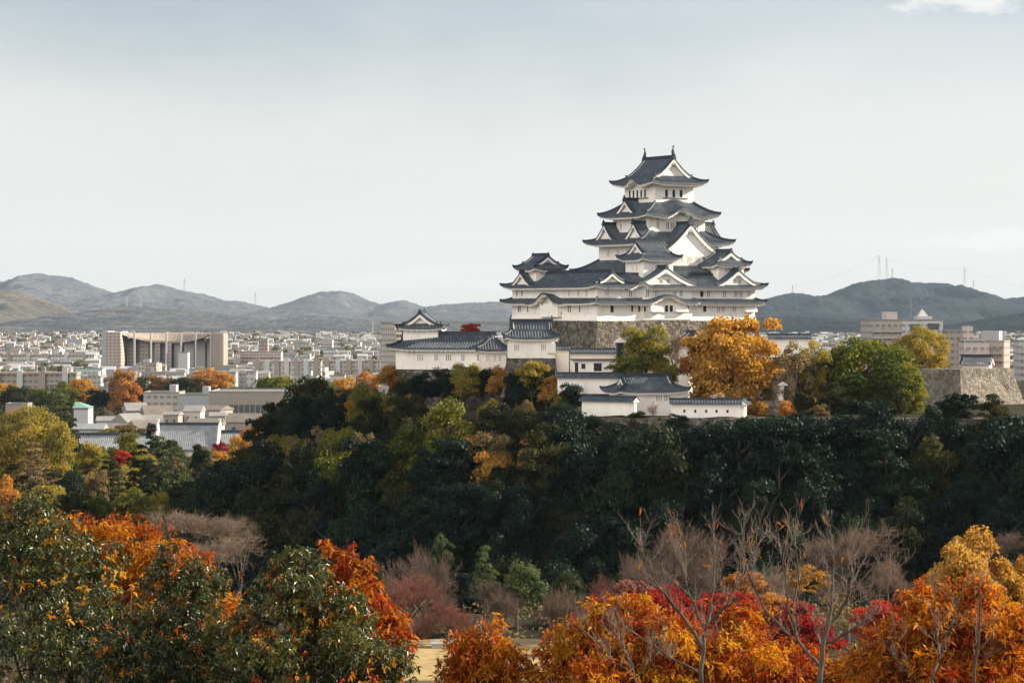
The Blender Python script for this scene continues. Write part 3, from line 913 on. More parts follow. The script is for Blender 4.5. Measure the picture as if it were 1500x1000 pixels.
# ------------------------------------------------------------------ lower buildings and walls of the castle
def capped_wall(p0, p1, z0, z1, label, th=0.7, cap=0.75, holes=(), cat='wall', group='white plastered castle walls', name='plastered_wall', white_end=True):
    p0, p1 = Vector(p0), Vector(p1)
    d = p1 - p0
    Lw = d.length
    B = thing(name, (p0.x, p0.y, z0), math.atan2(d.y, d.x), label, cat, group)
    h = z1 - z0
    m = MB(); m.box(0, Lw, -th / 2, th / 2, -1.0, h); m.build('wall', ['plaster'], B)
    T, E, K = MB(), MB(), MB()
    n = max(6, int(Lw / (PITCH / 4)))
    for sg in (-1, 1):
        P = []
        for i in range(n + 1):
            u = -0.25 + (Lw + 0.5) * i / n
            rib = 0.07 * max(0.0, math.cos(2 * math.pi * u / PITCH)) ** 0.8
            P.append([(u, sg * (th / 2 + cap), h - 0.17), (u, sg * (th / 2 + cap), h + 0.02 + rib), (u, sg * (th / 2 + cap) * 0.5, h + 0.30 + rib), (u, 0, h + 0.62 + rib)])
        T.grid(P, flip=sg > 0)
    E.box(-0.2, Lw + 0.2, -th / 2 - cap * 0.8, th / 2 + cap * 0.8, h - 0.22, h - 0.06)
    E.add([(-0.22, -th / 2 - cap * 0.8, h - 0.1), (-0.22, th / 2 + cap * 0.8, h - 0.1), (-0.22, 0, h + 0.5)], [(0, 2, 1)])
    E.add([(Lw + 0.22, -th / 2 - cap * 0.8, h - 0.1), (Lw + 0.22, th / 2 + cap * 0.8, h - 0.1), (Lw + 0.22, 0, h + 0.5)], [(0, 1, 2)])
    K.tube([(-0.3, 0, h + 0.68), (Lw + 0.3, 0, h + 0.68)], 0.17, 6)
    o = T.build('wall_cap', ['tile'], B)
    E.build('eave', ['eave'], o)
    K.build('ridge', ['ridge'], o)
    for u, z in holes:
        window(B, u, -th / 2, z, 'f', 'slit', 0.35, 0.5)
    return B

# A: long corridor on the stone wall, its turret, and the gate turret
B = thing('long_storehouse', (-11.4, 470.5, 52.0), R(-14), 'long low white storehouse under one dark tiled roof, on the stone wall before the hills', 'castle building')
wallbox(B, -9.2, 9.0, -3.0, 3.0, -0.6, 3.5)
irimoya(B, 10.5, 4.4, 3.3, 8.4, 1.6, 4.5, 5.75, 'x', 0.35, wall_in=1.3, orn=0.5)
for x, w_ in ((-4.6, 1.2), (-1.6, 0.7), (0.7, 1.1), (3.4, 0.7), (6.4, 0.8), (8.3, 0.6)):
    window(B, x, -3.0, 1.0, 'f', 'bars', w_, 1.1)
B = thing('corner_turret', (-16.4, 473.5, 54.5), R(-6), 'small white turret with a wide grey gable, on the far corner of the storehouse', 'turret', 'turrets of the lower castle')
wallbox(B, -3.1, 3.3, -2.8, 2.8, 0, 4.7)
irimoya(B, 4.35, 3.9, 4.45, 2.6, 2.7, 5.15, 7.1, 'y', 0.3, wall_in=1.1, orn=0.7)
B = thing('low_wing', (-3.4, 464.5, 52.0), R(6), 'short white wing with a sloping hipped roof between storehouse and gate turret', 'castle building')
wallbox(B, -2.4, 2.2, -2.0, 3.0, -0.6, 3.2)
rf = Roof(); rf.skirt(-3.1, 2.9, -3.1, 4.0, 3.05, -0.6, 0.6, -0.6, 1.5, 4.9, 0.25, wall_in=1.0); rf.build(B)
for x in (-1.2, 0.1, 1.0):
    window(B, x, -2.0, 1.0, 'f', 'bars', 0.5, 1.0)
B = thing('gate_turret', (3.4, 456.5, 53.7), R(2), 'white gate turret with ribbed tiled roof and curled ridge ends, on its own stone base', 'turret', 'turrets of the lower castle')
wallbox(B, -4.15, 4.0, -2.8, 2.8, 0, 3.9)
irimoya(B, 4.95, 3.9, 3.6, 3.35, 1.7, 5.0, 6.35, 'x', 0.4, wall_in=1.1, orn=0.7)
for x in (-2.7, 2.0):
    window(B, x, -2.8, 1.4, 'f', 'bars', 0.9, 1.0)
m = MB(); m.box(2.6, 4.1, -3.3, -2.8, 0.9, 2.6); m.build('bay', ['eave'], B)
for sx in (-3.5, 3.5):
    m = MB()
    m.tube([(sx, 0, 6.5), (sx * 1.05, 0, 7.0), (sx * 1.03, 0, 7.35), (sx * 0.97, 0, 7.45)], [0.2, 0.17, 0.12, 0.07], 6)
    m.build('ridge_end_ornament', ['ridge'], B)
o = stone_base('stone_base', [(-0.9, 453.5), (7.5, 453.3), (7.7, 459.5), (-1.0, 459.5)], 47.0, 53.7, 1.0, 'stone', 'gate base', (0, 0, 0))
tag(o, 'low stone base right under the white gate turret with curled ridge ends', 'stone base')
o = stone_base('stone_base', [(-21.6, 470.5), (-1.6, 464.5), (-0.9, 468), (-10, 480), (-20.5, 482)], 44.0, 51.9, 1.4, 'stone', 'storehouse base wall', (0, 0, 0))
tag(o, 'grey stone retaining wall under the long low storehouse', 'stone base')
capped_wall((7.4, 457.2), (10.0, 457.4), 52.0, 55.2, 'short tall white wall joined to the side of the gate turret')
capped_wall((10.2, 457.6), (19.2, 458.4), 52.0, 54.6, 'white wall with a row of small loopholes above the little guard house', holes=[(2.2, 1.1), (3.4, 1.1), (4.8, 1.1), (5.9, 1.1)])
B = thing('guard_house', (10.6, 450.5, 50.8), R(3), 'small flat-roofed white guard house with dark square windows', 'house')
wallbox(B, 0, 6.6, 0, 3.4, -0.6, 2.6)
m = MB(); m.box(-0.4, 7.0, -0.6, 3.8, 2.6, 2.85); m.build('roof', ['wood'], B)
window(B, 0.6, 0, 0.3, 'f', 'open', 0.6, 1.9); window(B, 1.8, 0, 1.1, 'f', 'open', 0.7, 0.9); window(B, 4.3, 0, 0.7, 'f', 'open', 1.4, 1.4)
capped_wall((7.8, 444.2), (19.6, 443.2), 48.8, 50.7, 'low white wall with dark cap running in front of the guard house')
B = thing('well_tower', (18.7, 449.0, 51.0), R(10), 'narrow dark wooden tower with a little white gable beside the green tree', 'tower')
m = MB(); m.box(-0.55, 0.55, -0.5, 0.5, -0.5, 5.6); m.build('shaft', ['dark'], B)
m = MB(); m.frustum([(-1.0, -0.8, 5.5), (1.0, -0.8, 5.5), (1.0, 0.8, 5.5), (-1.0, 0.8, 5.5)], [(-0.05, -0.8, 6.3), (0.05, -0.8, 6.3), (0.05, 0.8, 6.3), (-0.05, 0.8, 6.3)]); m.build('roof', ['eave'], B)
B = thing('gate_house', (22.4, 436.5, 44.5), R(20), 'white gatehouse with blue-grey hipped roof and two barred windows, between low walls', 'gatehouse')
wallbox(B, -5.3, 5.3, -2.8, 2.8, -0.8, 4.3)
irimoya(B, 6.5, 4.0, 4.1, 4.2, 1.5, 5.2, 6.5, 'x', 0.35, wall_in=1.1, orn=0.6)
for x in (1.3, 2.8):
    window(B, x, -2.8, 2.4, 'f', 'bars', 1.2, 0.9)
for y in (0.6, -0.6):
    window(B, -5.3, y, 2.4, 'l', 'open', 0.4, 0.8)
capped_wall((11.9, 434.8), (20.4, 429.0), 44.4, 47.1, 'slanting white wall in front of the gatehouse, standing over the shaded slope')
capped_wall((26.3, 428.8), (37.7, 427.6), 44.3, 46.8, 'straight white wall with small loopholes under the big orange tree', holes=[(2.2, 0.9), (4.0, 0.9), (5.8, 0.9), (7.5, 0.9), (9.3, 0.9)])
capped_wall((38.0, 428.0), (38.9, 434.0), 44.3, 46.6, 'short sunlit return wall at the end of the straight white wall')
o = stone_base('retaining_wall', [(9.5, 430.0), (20.8, 425.2), (40, 424.2), (78, 423.5), (78, 430), (11, 436)], 38.5, 44.35, 1.4, 'stone', 'lower bailey retaining wall', (0, 0, 0))
tag(o, 'mossy shaded retaining wall running under the lowest white walls', 'stone wall')
capped_wall((42.9, 447.0), (45.6, 437.8), 46.8, 49.6, 'bright sunlit white wall stepping down beside the big orange tree')
o = stone_base('retaining_wall', [(42.6, 437.2), (47.0, 437.2), (46.2, 448.5), (42.2, 448.5)], 43.5, 46.85, 0.8, 'stone_big', 'sunlit wall base', (0, 0, 0))
tag(o, 'small rough stone base under the bright stepping white wall', 'stone wall')
capped_wall((49.5, 500.0), (57.4, 500.0), 53.0, 56.8, 'white wall with ribbed cap seen between orange tree and apartment blocks')
o = stone_base('retaining_wall', [(47.5, 497.5), (60, 497.5), (60, 503), (47.5, 503)], 44.3, 53.1, 1.2, 'stone', 'upper terrace wall x', (0, 0, 0))
tag(o, 'stone terrace wall below the white wall behind the thin brown tree', 'stone wall')
B = thing('gate_roof', (32.4, 466.0, 52.0), R(35), 'small tiled gate roof half hidden behind the top of the orange tree', 'gate')
wallbox(B, -2.0, 2.0, -1.4, 1.4, -6.5, 4.2)
irimoya(B, 3.0, 2.4, 4.0, 1.9, 0.9, 4.9, 6.0, 'y', 0.3, wall_in=0.8, orn=0.5)
o = stone_base('bastion', [(82.6, 478.0), (94.5, 489.5), (80.5, 503.5), (68.6, 492.0)], 41.0, 51.2, 3.2, 'stone_big', 'sunlit bastion walls', (0, 0, 0))
tag(o, 'big bare stone bastion with one sunlit and one shaded face', 'stone bastion')
B = thing('small_house', (88.0, 491.0, 51.0), R(-20), 'small house with pale tiled gable roof on top of the stone bastion', 'house')
wallbox(B, -2.6, 2.6, -1.6, 1.6, 0, 1.0)
gable(B, -3.0, 0, -math.pi / 2, 0.95, 2.2, 1.3, 6.0, True, tile='shingle', orn=0.2, deco=False, barge=0.2)

# ------------------------------------------------------------------ trees
def quad_cloud(cen, nrm, size, rng, aspect=1.7):
    n = len(cen)
    r = rng.normal(size=(n, 3))
    a = np.cross(nrm, r); a /= np.linalg.norm(a, axis=1, keepdims=True) + 1e-9
    b = np.cross(nrm, a)
    s = size * rng.uniform(0.6, 1.4, (n, 1))
    a = a * s * 0.5 * aspect ** 0.5; b = b * s * 0.5 / aspect ** 0.5
    v = np.stack([cen - a, cen - b * 1.0, cen + a, cen + b * 1.0], axis=1)   # diamond leaf clump
    return v.reshape(-1, 3)

def clump_cloud(clumps, per, size, rng, flat=1.0, up=0.35):
    out, tint, ns = [], [], []
    for (cx, cy_, cz, r) in clumps:
        n = max(8, int(per * rng.uniform(0.75, 1.25)))
        d = rng.normal(size=(n, 3)); d /= np.linalg.norm(d, axis=1, keepdims=True)
        d[:, 2] = np.where(d[:, 2] < -0.3, d[:, 2] * -0.6, d[:, 2])
        rr = r * (0.45 + 0.62 * rng.random((n, 1)) ** 0.6)
        p = np.array([cx, cy_, cz]) + d * rr * np.array([1, 1, flat])
        nn = d * 0.55 + rng.normal(size=(n, 3)) * 0.6 + np.array([0, 0, up])
        nn /= np.linalg.norm(nn, axis=1, keepdims=True)
        out.append(p); ns.append(nn)
        ct = rng.random()
        tint.append(np.clip(ct * 0.55 + rng.random(n) * 0.5, 0, 1))
    P = np.concatenate(out); N = np.concatenate(ns)
    return quad_cloud(P, N, size, rng), np.concatenate(tint)

def crown_mesh(kind, seed):
    rng = np.random.default_rng(seed)
    cl = []
    if kind == 'round' or kind == 'big':
        n = 30 if kind == 'round' else 85
        rad = (0.13, 0.20) if kind == 'round' else (0.075, 0.13)
        off = rng.normal(size=3) * 0.04
        for _ in range(n):
            d = rng.normal(size=3); d /= np.linalg.norm(d)
            if d[2] < -0.8: d[2] *= -1
            k = rng.uniform(0.55, 0.98) if rng.random() < 0.85 else rng.uniform(0.1, 0.5)
            lump = 1 + 0.16 * math.sin(3 * math.atan2(d[1], d[0]) + seed) + 0.12 * math.sin(5 * d[2] + seed * 2)
            r = rng.uniform(*rad)
            q = d * (0.5 - r * 0.8) * k * lump
            cl.append((q[0] + off[0], q[1] + off[1], 0.42 + q[2] * 1.12 + off[2], r))
        v, t = clump_cloud(cl, 270 if kind == 'round' else 230, 0.037 if kind == 'round' else 0.025, rng, 0.85)
    elif kind == 'dome':
        for i in range(62):
            z = 1 - 1.75 * (i + 0.5) / 62
            a = 2.39996 * i + rng.uniform(-0.35, 0.35)
            q = math.sqrt(max(0, 1 - z * z))
            r = rng.uniform(0.085, 0.15)
            k = (0.5 - r * 0.75) * rng.uniform(0.80, 1.06)
            cl.append((math.cos(a) * q * k, math.sin(a) * q * k, 0.45 + z * k * 1.1, r))
        for _ in range(14):
            cl.append((*(rng.normal(size=3) * 0.12 + np.array([0, 0, 0.4])), 0.16))
        v, t = clump_cloud(cl, 270, 0.023, rng, 0.82)
    elif kind == 'sparse':
        for _ in range(34):
            d = rng.normal(size=3); d /= np.linalg.norm(d)
            if d[2] < -0.4: d[2] *= -1
            q = d * 0.42 * rng.uniform(0.4, 1.0)
            cl.append((q[0], q[1], 0.48 + q[2], rng.uniform(0.06, 0.13)))
        v, t = clump_cloud(cl, 130, 0.027, rng, 0.8)
    elif kind == 'pine':
        for k in range(9):
            z = 0.06 + 0.9 * k / 8
            w_ = 0.46 * (1 - z) ** 0.65 + 0.03
            m_ = max(2, int(9 * (1 - z)) + 2)
            for i in range(m_):
                a = rng.uniform(0, 6.283)
                q = w_ * rng.uniform(0.45, 1.0)
                cl.append((math.cos(a) * q, math.sin(a) * q, z + rng.uniform(-0.03, 0.03), rng.uniform(0.08, 0.13)))
        v, t = clump_cloud(cl, 105, 0.034, rng, 0.5)
    elif kind == 'column':
        for _ in range(40):
            z = rng.uniform(0.03, 0.97)
            w_ = 0.36 * math.sin(math.pi * (0.12 + 0.80 * z)) ** 0.7
            a = rng.uniform(0, 6.283); q = w_ * rng.uniform(0.3, 1)
            cl.append((math.cos(a) * q, math.sin(a) * q, z, rng.uniform(0.09, 0.15)))
        v, t = clump_cloud(cl, 190, 0.032, rng, 0.8)
    rr = np.percentile(np.hypot(v[:, 0], v[:, 1]), 97)
    v[:, :2] *= 0.5 / rr
    z0, z1 = np.percentile(v[:, 2], 0.5), np.percentile(v[:, 2], 99.6)
    v[:, 2] = (v[:, 2] - z0) / (z1 - z0)
    return np_mesh(kind + '_crown', v, 4, t)

def twig_mesh(seed, counts=(7, 6, 7, 7), lens=(0.40, 0.27, 0.17, 0.095), widths=(0.012, 0.0070, 0.0042, 0.0026)):
    """a whole head of forking bare branches, each twig a thin blade growing from the one before"""
    rng = np.random.default_rng(seed)
    S = np.array([[0, 0, 0.0]]); D = np.array([[0, 0, 1.0]]); Ln = np.array([0.25])
    segs = []
    for lv, (c, ln, wd) in enumerate(zip(counts, lens, widths)):
        k = len(S)
        t = rng.uniform(0.30 if lv else 0.5, 1.0, (k * c, 1))
        P = np.repeat(S, c, 0) + np.repeat(D, c, 0) * np.repeat(Ln, c)[:, None] * t
        r = rng.normal(size=(k * c, 3)); r /= np.linalg.norm(r, axis=1, keepdims=True)
        d = np.repeat(D, c, 0) * (0.62 if lv else 0.45) + r * 0.72 + np.array([0, 0, 0.22])
        d /= np.linalg.norm(d, axis=1, keepdims=True)
        l = ln * rng.uniform(0.6, 1.25, k * c)
        segs.append((P, d, l, wd))
        S, D, Ln = P, d, l
    V, T_ = [], []
    for P, d, l, wd in segs:
        mid = P + d * (l * 0.5)[:, None] + rng.normal(size=P.shape) * (l * 0.06)[:, None]
        end = P + d * l[:, None] + np.array([0, 0, 1.0]) * (l * 0.10)[:, None]
        for q in range(2):
            s_ = np.cross(d, rng.normal(size=P.shape)); s_ /= np.linalg.norm(s_, axis=1, keepdims=True) + 1e-9
            for a0, b0, w0, w1 in ((P, mid, 0.5, 0.42), (mid, end, 0.42, 0.2)):
                V.append(np.stack([a0 - s_ * wd * w0, a0 + s_ * wd * w0, b0 + s_ * wd * w1, b0 - s_ * wd * w1], axis=1).reshape(-1, 3))
                T_.append(rng.random(len(P)) * 0.5 + (0.0 if wd > 0.004 else 0.4))
    v = np.concatenate(V)
    rr = np.percentile(np.hypot(v[:, 0], v[:, 1]), 96)
    v[:, :2] *= 0.48 / rr
    z0, z1 = np.percentile(v[:, 2], 1), np.percentile(v[:, 2], 97)
    v[:, 2] = (v[:, 2] - z0) / (z1 - z0)
    return np_mesh('twig_crown', v, 4, np.concatenate(T_))

def trunk_mesh(seed, limbs=5):
    rnd = random.Random(seed)
    m = MB()
    bend = [(rnd.uniform(-0.05, 0.05), rnd.uniform(-0.05, 0.05)) for _ in range(5)]
    pts = [(0, 0, -0.06)] + [(bend[i][0] * i * 0.5, bend[i][1] * i * 0.5, 0.12 + 0.17 * i) for i in range(5)]
    m.tube(pts, [0.055, 0.04, 0.034, 0.029, 0.022, 0.008], 6)
    for k in range(limbs):
        z = rnd.uniform(0.3, 0.62)
        a = 6.283 * k / limbs + rnd.uniform(-0.5, 0.5)
        r = rnd.uniform(0.22, 0.40)
        i = min(4, max(1, int((z - 0.12) / 0.17) + 1))
        bx, by = pts[i][0], pts[i][1]
        m.tube([(bx, by, z), (bx + math.cos(a) * r * 0.45, by + math.sin(a) * r * 0.45, z + 0.10), (bx + math.cos(a) * r, by + math.sin(a) * r, z + 0.27)], [0.022, 0.015, 0.005], 5)
    return m.mesh('trunk', ['bark'], True)

CROWNS = {k: [crown_mesh(k, 11 * i + 3) for i in range(n)] for k, n in (('round', 6), ('big', 3), ('dome', 3), ('sparse', 3), ('pine', 3), ('column', 2))}
CROWNS['bare'] = [twig_mesh(5 + i) for i in range(3)]
CROWNS['barebig'] = [twig_mesh(25 + i, (9, 8, 8, 8), (0.40, 0.26, 0.15, 0.08), (0.011, 0.0066, 0.0044, 0.0030)) for i in range(3)]
TRUNKS = [trunk_mesh(i) for i in range(4)]
for k in CROWNS:
    for me in CROWNS[k]:
        me.materials.append(LM['green'])
BARK_PALE = {'bare', 'barebig'}

def tree(x, y, z, W, H, kind, leaf, label, name='broadleaf_tree', group=None, crown=None, seed=None, low=0.0, cat='tree'):
    """W crown width, H whole height, crown = height of the leafy part"""
    rnd = random.Random(seed if seed is not None else int(x * 131 + y * 17 + W * 7))
    hc = crown if crown else min(H * 0.88, W * 1.05)
    B = thing(name, (x, y, z), rnd.uniform(0, 6.283), label, cat, group)
    me = rnd.choice(CROWNS[kind])
    t = link('trunk', rnd.choice(TRUNKS), B)
    t.scale = (W * 0.9, W * 0.9, H * 0.92)
    c = link('crown', me, B, (0, 0, H - hc))
    c.scale = (W * rnd.uniform(0.94, 1.08), W * rnd.uniform(0.94, 1.08), hc)
    c.material_slots[0].link = 'OBJECT'
    c.material_slots[0].material = LM[leaf]
    return B

def ptree(px, top, wpx, Y, kind, leaf, label, crown_px=None, base=None, **kw):
    """tree named by where it shows: centre column, top row, width in photo pixels, distance"""
    x = (px - 750) / F * Y
    g = hgt(x, Y) if base is None else base
    zt = CAMZ - (top - HZ) / F * Y
    W = wpx / F * Y
    H = max(zt - g, W * 0.5)
    g = zt - H
    return tree(x, Y, g, W, H, kind, leaf, label, crown=(crown_px / F * Y) if crown_px else None, **kw)

# trees among the castle buildings
G1 = 'trees among the castle walls'
ptree(1069, 467, 142, 442, 'big', 'golden', 'largest golden orange tree, spreading before the keep base', crown_px=142, group=G1, seed=3)
ptree(940, 479, 72, 447, 'round', 'yellowgreen', 'bright green tree with lit top beside the narrow dark tower', crown_px=62, group=G1, seed=5)
ptree(925, 522, 66, 445, 'round', 'green', 'low spreading green tree behind the gatehouse roof', crown_px=34, group=G1, seed=6)
ptree(968, 530, 46, 444, 'round', 'yellowgreen', 'small yellow green shrub between gatehouse roof and orange tree', crown_px=28, group=G1, seed=61, name='garden_shrub', cat='shrub')
ptree(985, 488, 46, 456, 'bare', 'greytwig', 'pale bare tree between the green tree and the big orange tree', crown_px=40, group=G1, seed=7, name='bare_tree')
ptree(1020, 500, 50, 446, 'round', 'orange', 'lower orange tree leaning out of the big golden one', crown_px=60, group=G1, seed=8)
ptree(1168, 502, 72, 440, 'sparse', 'brown', 'thin half bare brownish tree with dark forked trunk', crown_px=80, group=G1, seed=9)
ptree(1195, 500, 60, 444, 'sparse', 'yellowgreen', 'thin yellowish tree touching the big domed green tree', crown_px=62, group=G1, seed=10)
ptree(1150, 545, 46, 438, 'bare', 'greytwig', 'small bare tree by the bright stepping wall', crown_px=56, group=G1, seed=12, name='bare_tree')
ptree(1275, 499, 154, 446, 'dome', 'domed', 'broad domed green tree with many lit rounded clumps', crown_px=118, group=G1, seed=13)
ptree(1245, 505, 90, 449, 'round', 'yellowgreen', 'yellow green tree rising behind the broad domed one', crown_px=90, group=G1, seed=27)
ptree(1322, 533, 78, 444, 'dome', 'domed', 'rounded green tree at the foot of the stone bastion', crown_px=70, group=G1, seed=15)
ptree(1349, 480, 84, 492, 'dome', 'yellowgreen', 'yellow crowned round tree standing above the stone bastion', crown_px=72, base=48, group=G1, seed=16)
ptree(1155, 588, 34, 434, 'round', 'orange', 'little orange shrub near the sunlit wall', crown_px=28, group=G1, seed=17, name='garden_shrub', cat='shrub')
ptree(1215, 560, 60, 436, 'sparse', 'olive', 'ragged olive shrub under the broad domed green tree', crown_px=46, group=G1, seed=18, name='garden_shrub', cat='shrub')
ptree(957, 590, 22, 426, 'bare', 'greytwig', 'leafless little bush against the white gatehouse wall', crown_px=18, base=43.5, group=G1, seed=19, name='garden_shrub', cat='shrub')
ptree(692, 474, 34, 505, 'round', 'red', 'small bright red tree peeping over the storehouse ridge', crown_px=18, base=52, group=G1, seed=20)
ptree(686, 533, 50, 458, 'round', 'yellowgreen', 'rounded yellow tree below the long storehouse', crown_px=48, group='yellow trees below the storehouse', seed=21)
ptree(733, 537, 44, 455, 'round', 'golden', 'golden tree below the gap between storehouse and gate turret', crown_px=44, group='yellow trees below the storehouse', seed=22)
ptree(779, 530, 56, 450, 'round', 'yellowgreen', 'wide yellow tree under the gate turret stone base', crown_px=36, group='yellow trees below the storehouse', seed=23)
ptree(808, 553, 62, 447, 'round', 'golden', 'low golden tree just past the gate turret', crown_px=36, group='yellow trees below the storehouse', seed=24)
ptree(826, 563, 40, 444, 'round', 'yellowgreen', 'small bright yellow tree at the end of the low white wall', crown_px=32, group='yellow trees below the storehouse', seed=25)
ptree(571, 535, 42, 470, 'round', 'golden', 'lone golden tree at the outer end of the storehouse wall', crown_px=34, group='yellow trees below the storehouse', seed=26)

G2 = 'dark trees at the foot of the storehouse wall'
for px, top, wpx, leaf, lab in ((590, 552, 44, 'olive', 'olive tree under the storehouse end, beside the lone golden tree'), (618, 546, 40, 'evergreen', 'dark tree against the storehouse wall, before the first window'), (645, 540, 48, 'evergreen', 'tall dark tree against the storehouse wall, beside the rounded yellow one'),
                                (668, 556, 40, 'olive', 'olive shrub tree left of the rounded yellow tree, below the storehouse'), (711, 540, 34, 'evergreen', 'dark tree between the rounded yellow and the golden tree'), (756, 546, 34, 'evergreen', 'dark tree below the corner of the gate turret base'), (800, 545, 40, 'evergreen', 'dark tree under the far corner of the gate turret base'), (842, 562, 44, 'evergreen', 'dark tree below the low wall before the guard house')):
    ptree(px, top, wpx, 459 if px < 745 else 449 if px < 830 else 440, 'round', leaf, lab, crown_px=40, group=G2, seed=px)

for px, top, wpx, Y, kind, leaf, lab, cp in (
        (1185, 540, 50, 443, 'sparse', 'yellowgreen', 'loose yellowish tree low between the thin brown tree and the domed one', 70),
        (1135, 560, 40, 441, 'sparse', 'brown', 'low brownish shrub by the foot of the big orange tree', 44),
        (1172, 575, 40, 436, 'round', 'olive', 'dark olive shrub behind the little orange one', 34),
        (1240, 578, 54, 437, 'round', 'olive', 'dark olive shrub under the lit domed tree', 36),
        (1200, 592, 40, 433, 'sparse', 'brown', 'brown shrub at the terrace edge under the thin trees', 24),
        (1110, 590, 44, 437, 'round', 'golden', 'golden lower bough tree hanging at the end of the straight wall', 60),
        (1300, 560, 60, 438, 'round', 'olive', 'olive tree filling the foot of the rounded green one', 50)):
    ptree(px, top, wpx, Y, kind, leaf, lab, crown_px=cp, group=G1, seed=px)

# wooded slope of the castle hill
rnd = random.Random(42)
ROWS = ['along the crest of the castle slope', 'in the second row down the castle slope', 'midway down the castle slope', 'in the lower half of the castle slope', 'at the foot of the castle slope']
LOOK = {'evergreen': 'dark evergreen', 'olive': 'dull olive', 'green': 'mid green', 'yellowgreen': 'yellow green', 'golden': 'golden', 'russet': 'russet', 'brown': 'brownish', 'orange': 'orange', 'greytwig': 'bare grey'}
pts = []
tries = 0
while len(pts) < 285 and tries < 60000:
    tries += 1
    x = rnd.uniform(-80, 150); y = rnd.uniform(326, 520)
    d = float(poly_dist(PLATEAU, np.array([x]), np.array([y]))[0])
    if d < 2.0 or d > 50:
        continue
    if (y > 440 and x > -14) or (x > 60 and d > 44):
        continue
    u = float(poly_dist(UPPER, np.array([x]), np.array([y]))[0])
    if u < 2.5:
        continue
    px = pxof(x, y)
    if px > 1570 or px < 300:
        continue
    if any((x - a) ** 2 + (y - b) ** 2 < (5.6 if d < 25 else 6.6) ** 2 for a, b, _ in pts):
        continue
    pts.append((x, y, d))
for x, y, d in pts:
    px = pxof(x, y)
    g = hgt(x, y)
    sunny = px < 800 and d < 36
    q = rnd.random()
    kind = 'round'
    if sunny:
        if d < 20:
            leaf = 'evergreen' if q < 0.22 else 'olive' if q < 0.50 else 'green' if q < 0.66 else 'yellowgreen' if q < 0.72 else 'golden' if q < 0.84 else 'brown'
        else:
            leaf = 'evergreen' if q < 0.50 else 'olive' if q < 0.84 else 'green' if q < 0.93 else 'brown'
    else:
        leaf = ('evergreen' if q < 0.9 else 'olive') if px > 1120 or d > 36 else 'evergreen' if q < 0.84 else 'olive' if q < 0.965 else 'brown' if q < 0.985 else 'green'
    q = rnd.random()
    if leaf in ('evergreen', 'olive'):
        kind = 'round' if q < 0.6 else 'column' if q < 0.78 else 'big'
    elif leaf == 'brown':
        kind = 'sparse' if q < 0.6 else 'round'
    W = rnd.uniform(8.0, 12.5) if d > 12 else rnd.uniform(5.5, 8.0)
    H = W * rnd.uniform(0.85, 1.1)
    if leaf in ('golden', 'russet', 'yellowgreen', 'brown'):
        W *= 0.72; H *= 0.75; kind = 'sparse' if rnd.random() < 0.5 else 'round'
    if kind == 'column':
        W *= 0.8; H *= 1.2
    # keep the white walls and the storehouse clear
    cap = None
    if d < 16:
        lim = 44.0 if 845 < px < 1110 else 50.8 if px < 640 else 47.5 if px < 845 else 45.5 if px < 1260 else 49.0
        H = min(H, max(2.6, lim - g))
        W = min(W, H * 1.7)
    row = ROWS[min(4, int(d / 10))]
    tree(x, y, g - 0.6, W, H, kind, leaf, f'{LOOK[leaf]} tree {row}', crown=H * 0.97, group='trees on the castle slope', seed=int(x * 50 + y * 3))

